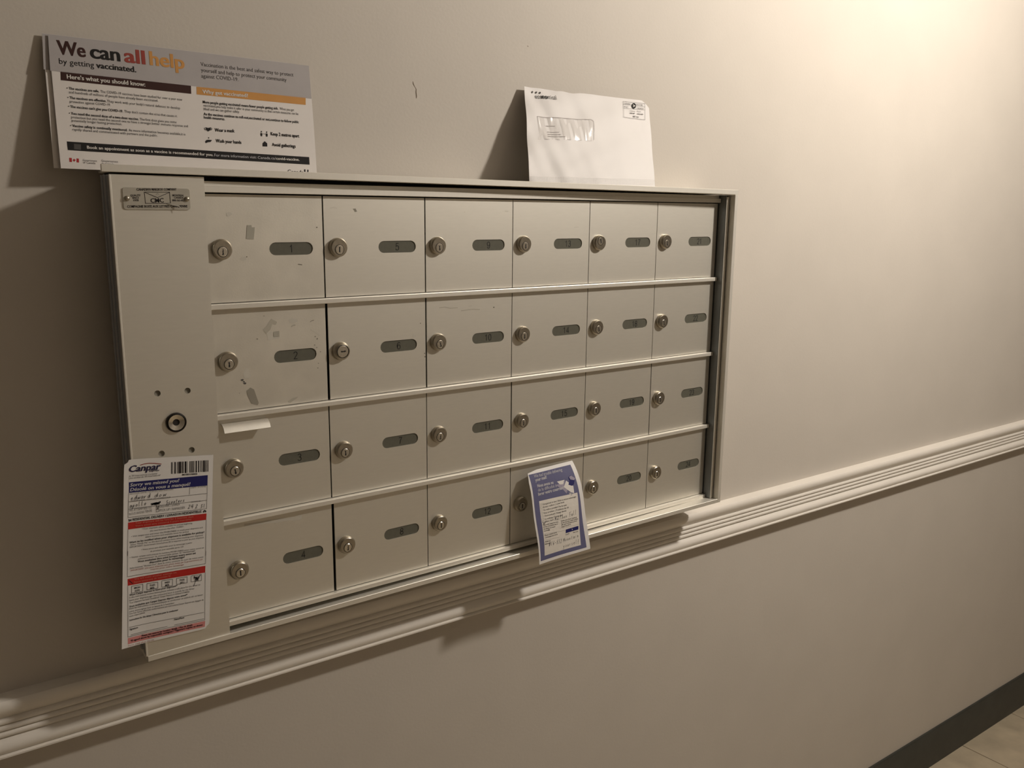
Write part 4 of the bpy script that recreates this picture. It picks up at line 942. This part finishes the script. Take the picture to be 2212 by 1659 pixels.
lk = bmesh.new(); add_lathe(lk, [(0.0107, PY + 0.003), (0.0105, PY - 0.0025), (0.0092, PY - 0.003), (0.0090, PY - 0.0006), (0.0086, PY - 0.0004)], 36)
link_mesh('lock_collar', bm_mesh(lk, 'lock_collar', smooth=True, angle=0.6), mat('lock_collar_black', (0.014, 0.010, 0.007), 0.4, 0.4), panel, (PLOCK[0] + BX, 0, PLOCK[1]))
lk = bmesh.new(); add_lathe(lk, [(0.0089, PY + 0.0005), (0.0088, PY - 0.0024), (0.0084, PY - 0.0028), (0.0036, PY - 0.0012), (0.0034, PY - 0.0004)], 36)
link_mesh('lock_face', bm_mesh(lk, 'lock_face', smooth=True, angle=0.6), M_PLUG, panel, (PLOCK[0] + BX, 0, PLOCK[1]))
lk = bmesh.new(); add_lathe(lk, [(0.0035, PY + 0.001), (0.0035, PY - 0.0003), (0, PY - 0.0003)], 20)
add_box(lk, -0.0030, -0.0020, PY - 0.0006, PY, -0.003, 0.003)
link_mesh('keyway', bm_mesh(lk, 'keyway'), M_KEYWAY, panel, (PLOCK[0] + BX, 0, PLOCK[1]))
# its folded left edge and the grooved side behind it
bpart('panel_return', (PXL, PXL + 0.0016, PY + 0.0004, 0.004, -0.4372, 0.0752), M_STEEL, 0.0003)
bpart('panel_edge', (PXL - 0.0006, PXL + 0.0014, PY - 0.0006, PY + 0.0012, -0.4372, 0.0752), M_ALU2, 0.0003)
bmulti('side_channel', [(PXL + 0.0012, PXL + 0.003, 0.004, 0.030, -0.4370, 0.0755), (PXL - 0.0006, PXL + 0.003, 0.012, 0.018, -0.4370, 0.0755), (PXL - 0.0002, PXL + 0.004, 0.028, 0.0335, -0.4370, 0.0755)], M_STEEL, 0.0003)

# maker's plate riveted to the panel
plate_me_bm = bmesh.new()
def rrect(x0, x1, z0, z1, r, n=5):
    pts = []
    for cx, cz, a0 in ((x1 - r, z1 - r, 0), (x0 + r, z1 - r, 90), (x0 + r, z0 + r, 180), (x1 - r, z0 + r, 270)):
        pts += [(cx + r * math.cos(math.radians(a0 + 90 * i / n)), cz + r * math.sin(math.radians(a0 + 90 * i / n))) for i in range(n + 1)]
    return pts
f = plate_me_bm.faces.new([plate_me_bm.verts.new((x + BX, PY - 0.0010, z)) for x, z in rrect(-0.1768, -0.1120, 0.0418, 0.0632, 0.0026)])
ex = bmesh.ops.extrude_face_region(plate_me_bm, geom=[f])
for v in [g for g in ex['geom'] if isinstance(g, bmesh.types.BMVert)]: v.co.y = PY - 0.0001
plate = link_mesh('maker_plate', bm_mesh(plate_me_bm, 'maker_plate'), mat('plate_aluminium', (0.55, 0.525, 0.46), 0.38, 0.6, 0.04, 80), bank)
tag(plate, 'small riveted metal nameplate with an envelope emblem')
for x, z in ((-0.1733, 0.0524), (-0.1153, 0.0527)):
    bm = bmesh.new(); add_lathe(bm, [(0.0026, 0), (0.0024, -0.0012), (0.0014, -0.0019), (0, -0.0021)], 16)
    link_mesh('rivet', bm_mesh(bm, 'rivet', smooth=True), M_NICKEL, plate, (x + BX, PY - 0.001, z))
P = Print(lambda u, v, lift: Vector((u + BX, PY - 0.0010 - lift * 0.6, v)))
P.run(PLATE)
for n, (V, F, Mi, C) in P.parts.items():
    me = bpy.data.meshes.new(n); me.from_pydata([tuple(v) for v in V], [], F)
    for c in C: me.materials.append(pmat(c))
    me.polygons.foreach_set('material_index', Mi); me.update()
    link_mesh(n, me, [], plate)
bm = bmesh.new()
tp = [(-0.1350, 0.0482), (-0.1256, 0.0478), (-0.1215, 0.0425), (-0.1240, 0.0450), (-0.1300, 0.0462)]
vs = [bm.verts.new((x + BX, PY - 0.0018 - k * 0.0022, z)) for (x, z), k in zip(tp, (0, 0.4, 1.6, 1.2, 0.2))]
bm.faces.new(vs)
ex = bmesh.ops.extrude_face_region(bm, geom=bm.faces[:])
for v in [g for g in ex['geom'] if isinstance(g, bmesh.types.BMVert)]: v.co.y += 0.0003
link_mesh('peeling_tape', bm_mesh(bm, 'peeling_tape'), mat('tape_silver', (0.55, 0.53, 0.47), 0.3, 0.2), plate)

# doors
LAB_X, LOCK_X = 0.0962, 0.0170     # from the left edge of a door
def lock_mesh(prof, name):
    bm = bmesh.new(); add_lathe(bm, prof, 36); return bm_mesh(bm, name, smooth=True, angle=math.radians(28))
LOCK_B = lock_mesh([(0.0111, 0.0005), (0.0111, -0.0030), (0.0105, -0.0045), (0.0088, -0.0068), (0.0082, -0.0072), (0.0078, -0.0066), (0.0, -0.0066)], 'lock')
def plug_mesh(r, cz, y):
    bm = bmesh.new()
    add_lathe(bm, [(r + 0.0006, y + 0.0012), (r + 0.0006, y - 0.00012), (r, y - 0.00012)], 28, 0, cz)
    k = len(bm.faces)
    add_lathe(bm, [(r, y - 0.00012), (r, y - 0.0002), (r - 0.0005, y - 0.0006), (0, y - 0.0006)], 28, 0, cz)
    bm.faces.ensure_lookup_table()
    for f in bm.faces[:k]: f.material_index = 1
    return bm_mesh(bm, 'key_plug', smooth=True, angle=0.5)
PLUG_A = plug_mesh(0.0052, -0.0024, -0.0060); PLUG_B = plug_mesh(0.0071, 0.0, -0.0068)
LOCK_A2 = lock_mesh([(0.0111, 0.0005), (0.0111, -0.0036), (0.0107, -0.0046), (0.0099, -0.0056), (0.0094, -0.0060), (0.0, -0.0060)], 'lock')
def key_mesh(pts, y):
    bm = bmesh.new(); f = bm.faces.new([bm.verts.new((x * 0.001, y, z * 0.001)) for x, z in pts])
    ex = bmesh.ops.extrude_face_region(bm, geom=[f])
    for v in [g for g in ex['geom'] if isinstance(g, bmesh.types.BMVert)]: v.co.y += 0.0004
    return bm_mesh(bm, 'keyway')
KEY_Z = key_mesh([(-0.4, 0.6), (0.3, 0.6), (0.4, -0.9), (0.9, -1.6), (0.4, -2.6), (1.0, -3.6), (1.0, -5.6), (0.1, -5.9), (-0.8, -5.6), (-0.6, -4.6), (-0.1, -3.8), (-0.7, -2.6), (-0.3, -1.2)], -0.0067)
KEY_S = key_mesh([(-0.8, 0.8), (0.7, 0.8), (0.8, -5.4), (-0.7, -5.4)], -0.0067)
KEY_T = key_mesh([(-0.9, -0.6), (0.0, 0.3), (0.9, -0.6), (0.6, -2.2), (1.1, -4.0), (0.8, -5.7), (-0.8, -5.7), (-0.9, -4.0), (-0.5, -2.2)], -0.0067)
KEY_H = key_mesh([(-2.6, 0.7), (-1.6, 1.0), (0.5, 0.7), (2.2, 1.2), (3.6, 1.0), (3.6, -0.6), (1.8, -0.9), (0.2, -0.6), (-1.2, -0.9), (-2.6, -0.5)], -0.0075)
for me, m in ((LOCK_A2, M_NICKEL), (LOCK_B, M_NICKEL), (PLUG_A, M_PLUG), (PLUG_B, M_PLUG), (KEY_Z, M_KEYWAY), (KEY_S, M_KEYWAY), (KEY_T, M_KEYWAY), (KEY_H, M_KEYWAY)): me.materials.append(m)
for me in (PLUG_A, PLUG_B): me.materials.append(M_KEYWAY)
slot_bm = bmesh.new(); add_box(slot_bm, -0.0268, 0.0268, 0.0009, 0.0019, -0.0080, 0.0080)
SLOT = bm_mesh(slot_bm, 'number_slot'); SLOT.materials.append(M_SLOT)
KEYS = {1: KEY_Z, 2: KEY_T, 3: KEY_T, 4: KEY_S, 5: KEY_S, 6: KEY_H, 7: KEY_T, 8: KEY_Z, 9: KEY_T, 10: KEY_Z, 11: KEY_Z, 12: KEY_S, 13: KEY_T, 14: KEY_T, 15: KEY_Z, 16: KEY_S, 17: KEY_T, 18: KEY_T, 19: KEY_S, 20: KEY_S, 21: KEY_T, 22: KEY_Z, 23: KEY_S, 24: KEY_S}
TURN = {1: 0.1, 3: -0.12, 5: 0.06, 8: 0.1, 9: -0.05, 10: -0.2, 11: 0.15, 13: 0.0, 17: math.radians(168), 18: -0.2, 22: -0.1}
GAPL = {6: 0.0024, 8: 0.0026, 10: 0.0013, 5: 0.0010, 7: 0.0009, 9: 0.0010, 15: 0.0012, 23: 0.0010}    # extra joint left of a door
M_DIRTY = mat('grimy_aluminium', (0.72, 0.685, 0.61), 0.51, 0.76, 0.07, 22, 0.05, 500)
def arc(cx, cy, rx, ry, a0, a1, k=9):
    return [(cx + rx * math.cos(math.radians(a0 + (a1 - a0) * i / k)), cy + ry * math.sin(math.radians(a0 + (a1 - a0) * i / k))) for i in range(k + 1)]
DIG = {'0': [arc(.27, .5, .25, .5, 0, 360, 16)], '1': [[(.10, .76), (.20, .82), (.31, 1.0), (.31, 0)]], '2': [arc(.27, .74, .25, .26, 170, -35) + [(.05, .0), (.54, .0)]],
       '3': [arc(.26, .76, .23, .24, 160, -70) + arc(.26, .27, .26, .27, 80, -165)], '4': [[(.42, 0), (.42, 1.0), (.02, .27), (.56, .27)]],
       '5': [[(.50, 1.0), (.12, 1.0), (.07, .52)] + arc(.27, .33, .26, .33, 130, -160)], '6': [arc(.30, .62, .26, .38, 40, 180) + [(.04, .33)], arc(.28, .32, .245, .32, 180, -180, 14)],
       '7': [[(.03, 1.0), (.53, 1.0), (.30, .5), (.20, 0)]], '8': [arc(.27, .76, .21, .24, 0, 360, 14), arc(.27, .27, .25, .27, 0, 360, 14)],
       '9': [arc(.28, .68, .245, .32, 0, 360, 14), [(.525, .68)] + arc(.27, .38, .255, .38, 10, -150)]}
def digits_mesh(t):
    V, F = [], []
    k, hw = 0.0082, 0.00044
    step = 0.70
    x0 = -(step * len(t) - 0.15) / 2
    for i, ch in enumerate(t):
        for st in DIG[ch]:
            P2 = [((x0 + i * step + x) * k, (y - 0.5) * k) for x, y in st]
            n_ = len(P2); base = len(V)
            closed = (Vector(P2[0]) - Vector(P2[-1])).length < 1e-6
            for j in range(n_):
                p = Vector(P2[j]); a_ = Vector(P2[j - 1]) if j else (Vector(P2[-2]) if closed else p); b_ = Vector(P2[j + 1]) if j < n_ - 1 else (Vector(P2[1]) if closed else p)
                d1 = (p - a_); d2 = (b_ - p)
                if d1.length < 1e-9: d1 = d2
                if d2.length < 1e-9: d2 = d1
                d1.normalize(); d2.normalize()
                nn = Vector((-(d1.y + d2.y), d1.x + d2.x)); 
                if nn.length < 1e-6: nn = Vector((-d1.y, d1.x))
                nn.normalize()
                w_ = hw / max(0.45, nn.dot(Vector((-d1.y, d1.x))))
                V.append((p.x - nn.x * w_, 0.0007, p.y - nn.y * w_)); V.append((p.x + nn.x * w_, 0.0007, p.y + nn.y * w_))
            for j in range(n_ - 1):
                q_ = base + 2 * j; F.append((q_, q_ + 2, q_ + 3, q_ + 1))
    me = bpy.data.meshes.new('number'); me.from_pydata(V, [], F); me.update()
    return me
door_roots = {}
door_cache = {}
for n in range(1, 25):
    c, r = divmod(n - 1, 4)
    xl = GAPL.get(n, 0.0005); xr = W - 0.0007
    key = (round(xl, 5), n in (1, 2))
    if key not in door_cache:
        door_cache[key] = sheet_with_holes('door', xl, xr, -0.0568, 0.0585, [capsule(LAB_X, 0.0, 0.0515, 0.0142)], 0.0, 0.0016)
        door_cache[key].materials.append(M_DIRTY if n in (1, 2) else M_ALU)
    d = link_mesh('door', door_cache[key], [], bank, (XD0 + c * W + BX, 0.0, -r * H))
    tag(d, 'mailbox door numbered %d' % n)
    door_roots[n] = d
    s = bpy.data.objects.new('number_slot', SLOT); COL.objects.link(s); s.parent = d; s.location = (LAB_X, 0, 0)
    me = digits_mesh(str(n))
    link_mesh('number', me, M_INK, d, (LAB_X + 0.0003, 0, 0))
    grp = (LOCK_B, PLUG_B) if n == 6 else (LOCK_A2, PLUG_A)
    for nm, me in (('lock', grp[0]), ('key_plug', grp[1]), ('keyway', KEYS[n])):
        q = bpy.data.objects.new(nm, me); COL.objects.link(q); q.parent = d
        q.location = (LOCK_X, 0, 0.0006)
        q.rotation_euler = (0, TURN.get(n, 0.0), 0)
# finger pull on door 3
pf = [(0.0003, 0.0), (-0.0040, -0.0008), (-0.0090, -0.0040), (-0.0115, -0.0088), (-0.0105, -0.0094), (-0.0078, -0.0052), (-0.0036, -0.0024), (0.0003, -0.0016)]
me = extrude_x('pull_tab', pf, 0.0, 0.0525)
link_mesh('pull_tab', me, M_ALU2, door_roots[3], (0.0062, 0, 2 * H - 0.1905))
# tape scraps, smears and scuffs on single doors
NAMES = {'tape': 'tape_scrap', 'smear': 'smudge', 'smear2': 'smudge', 'scuff': 'scuff_mark', 'scuff2': 'scuff_mark', 'dark': 'scuff_mark'}
for mi, (dn, pts, colr) in enumerate(MARKS):
    c, r = divmod(dn - 1, 4)
    lift = {'smear': 0.00008, 'tape': 0.0003}.get(colr, 0.00016) + 0.000008 * (mi % 12)
    me = bpy.data.meshes.new(NAMES[colr])
    me.from_pydata([(x * 0.001 - (XD0 + c * W), -lift, z * 0.001 + r * H) for x, z in pts], [], [tuple(range(len(pts)))]); me.update()
    link_mesh(NAMES[colr], me, mat('mark_' + colr, PRINT[colr], 0.55, 0.3 if colr.startswith('smear') else 0.0), door_roots[dn])

# ================================================================== papers
# vaccination poster and the spare copy behind it, standing on the hood
def pbend(u, v):
    s = (u + 0.2228) / 0.272
    return 0.0012 * math.sin(math.pi * v / 0.127) * (0.4 + 0.6 * s) + 0.0016 * max(0.0, 1 - s * 9) * max(0.0, 1 - v / 0.07)
PS = sheet_surface((0, 0.0365, 0.0795), (1, 0, 0), (0, 0.0175, 0.124), pbend)
def make_sheet(name, S, corners, m, label, cat, nu=30, nv=18, group=None, thick=0.00025, corner_cut=None):
    bl, br = Vector(corners[0]), Vector(corners[1])
    mid = S((bl.x + br.x) / 2, (bl.y + br.y) / 2)
    org = (mid.x, mid.y, mid.z)
    root = empty(name, org, label, cat, group)
    link_mesh('paper', paper_mesh('paper', S, corners, nu, nv, org, thick, corner_cut=corner_cut), m, root)
    return root
poster = make_sheet('poster', PS, [(-0.2228, 0.0014), (0.0490, 0.0006), (0.0515, 0.1292), (-0.2205, 0.1310)], M_CARD, 'printed vaccination poster standing in front of its spare copy on the mailboxes', 'poster')
P = Print(PS); P.run(POSTER); P.build(poster)
PS2 = sheet_surface((0, 0.0392, 0.0795), (1, 0, 0), (0, 0.0162, 0.124), lambda u, v: 0.0003 * math.sin(40 * v))
spare = make_sheet('poster', PS2, [(-0.2284, 0.0018), (0.0430, 0.0008), (0.0450, 0.1297), (-0.2254, 0.1320)], M_CARD, 'poster copy mostly hidden behind the vaccination poster, only its left margin showing', 'poster')
P = Print(PS2); P.grid('header_band', [(-0.2275, 0.0972), (0.0432, 0.0918), (0.0449, 0.1295), (-0.2253, 0.1318)], 'grey', 0.00014); P.build(spare)

# window envelope leaning on the wall
def ebend(u, v):
    s = (u - 0.329) / 0.235; t = v / 0.138
    e = max(0.0, math.sin(math.pi * min(1, max(0, s))) * math.sin(math.pi * min(1, max(0, t))))
    w = 0.0010 * math.sin(26 * s + 3.0 * t) * math.sin(5 * t + 1.2) + 0.0008 * math.sin(11 * s - 17 * t) + 0.0006 * math.sin(47 * s + 9 * t) * (1 - s)
    return 0.0022 * e ** 0.5 + w * (0.35 + 0.65 * (1 - s))
ES = sheet_surface((0, -0.006, 0.0790), (1, 0, 0), (0, 0.048, 0.125), ebend)
ecorn = [(0.3305, 0.0002), (0.5651, 0.0002), (0.5943, 0.1397), (0.3575, 0.1405)]
mid = ES(0.448, 0.0)
eorg = (mid.x, mid.y, mid.z)
envl = empty('envelope', eorg, 'large white window envelope leaning on the wall on top of the mailboxes', 'envelope')
def ecut(s, t, p):
    k = max(0.0, 0.06 - (1 - s)) * max(0.0, 0.08 - (1 - t)) / (0.06 * 0.08)
    p = p + Vector((-0.007, -0.006)) * k
    if t > 0.97:
        p = p + Vector((0, -0.0022 * math.exp(-((s - 0.36) / 0.05) ** 2) - 0.0012 * math.exp(-((s - 0.24) / 0.03) ** 2)))
    return p
def eback(u, v, s, t):
    e = math.sin(math.pi * s) * math.sin(math.pi * t)
    return ES(u, v, -0.0004 - 0.0040 * max(0.0, e) ** 0.5)
link_mesh('envelope_body', paper_mesh('envelope_body', ES, ecorn, 72, 48, eorg, back=eback, corner_cut=ecut), M_ENV, envl)
FW = Print(lambda u, v, lift: ES(u, v, lift + 0.0004 * math.sin(330 * u + 50 * v) + 0.00025 * math.sin(620 * u - 90 * v + 1.0)))
EDATA = ENVELOPE
wq = [(0.3610, 0.0640), (0.4615, 0.0675), (0.4686, 0.0992), (0.3672, 0.0968)]
FW.grid('window_film', wq, 'white', 0.0002, 0.0025)
V, F, Mi, C = FW.parts['window_film']
me = bpy.data.meshes.new('window_film'); me.from_pydata([tuple(Vector(v) - Vector(eorg)) for v in V], [], F); me.update()
link_mesh('window_film', me, M_FILM, envl, smooth=True)
P = Print(lambda u, v, lift: ES(u, v, lift + 0.0006))
P.run(EDATA)
P.line('window_edge', [(0.3672, 0.0969), (0.4640, 0.0992), (0.4682, 0.0965), (0.4622, 0.0690)], 0.0006, 'faint', 0.0004)
P.build(envl)

# courier notice stuck to the service panel
def s1bend(u, v):
    return 0.0022 * max(0.0, (-0.186 - u) / 0.024) ** 1.5 + 0.0008 * max(0.0, (v + 0.235) / 0.02) * max(0.0, (-0.17 - u) / 0.03)
S1 = sheet_surface((0, -0.0082, 0), (1, 0, 0), (0, 0, 1), s1bend)
def s1cut(s, t, p):
    for cs, ct, dx, dz in ((0, 1, 0.0035, -0.003), (1, 0, -0.003, 0.003)):
        ds, dt = abs(s - cs), abs(t - ct)
        k = max(0.0, 0.05 - ds) * max(0.0, 0.025 - dt) / (0.05 * 0.025)
        p = p + Vector((dx, dz)) * k
    return p
notice = make_sheet('delivery_notice', S1, [(-0.2129, -0.4193), (-0.1196, -0.4228), (-0.1037, -0.2222), (-0.1953, -0.2128)], M_PAPER, 'long white courier notice with red and blue bars on the left panel', 'notice', 24, 44, corner_cut=s1cut)
P = Print(S1); P.run(DELIVERY); P.build(notice)

# post office slip hanging from the door of box 16
def s2bend(u, v):
    t = min(1.0, max(0.0, -v / 0.14))
    s = (u - 0.33) / 0.095
    return 0.006 * math.sin(math.pi * t ** 0.8) - 0.0105 * (1 - t) ** 6 * (0.3 + s) + 0.0030 * math.sin(2.2 * math.pi * t + 1.6 * s) * s * (1 - t) + 0.0016 * math.sin(5 * s + 9 * t)
S2 = sheet_surface((0, -0.0075, -0.31), (1, 0, 0), (0, 0.03, 0.14), s2bend)
def s2cut(s, t, p):
    k = max(0.0, 0.22 - s) * max(0.0, 0.12 - (1 - t)) / (0.22 * 0.12)
    return p + Vector((0.0030, -0.0028)) * k
slip = make_sheet('post_slip', S2, [(0.3334, -0.1400), (0.4282, -0.1378), (0.4207, -0.0054), (0.3280, -0.0066)], M_PAPER, 'curled blue-bordered post office slip hanging over the lower mailboxes', 'notice', 26, 40, corner_cut=s2cut)
P = Print(S2); P.run(TROUBLE); P.build(slip)
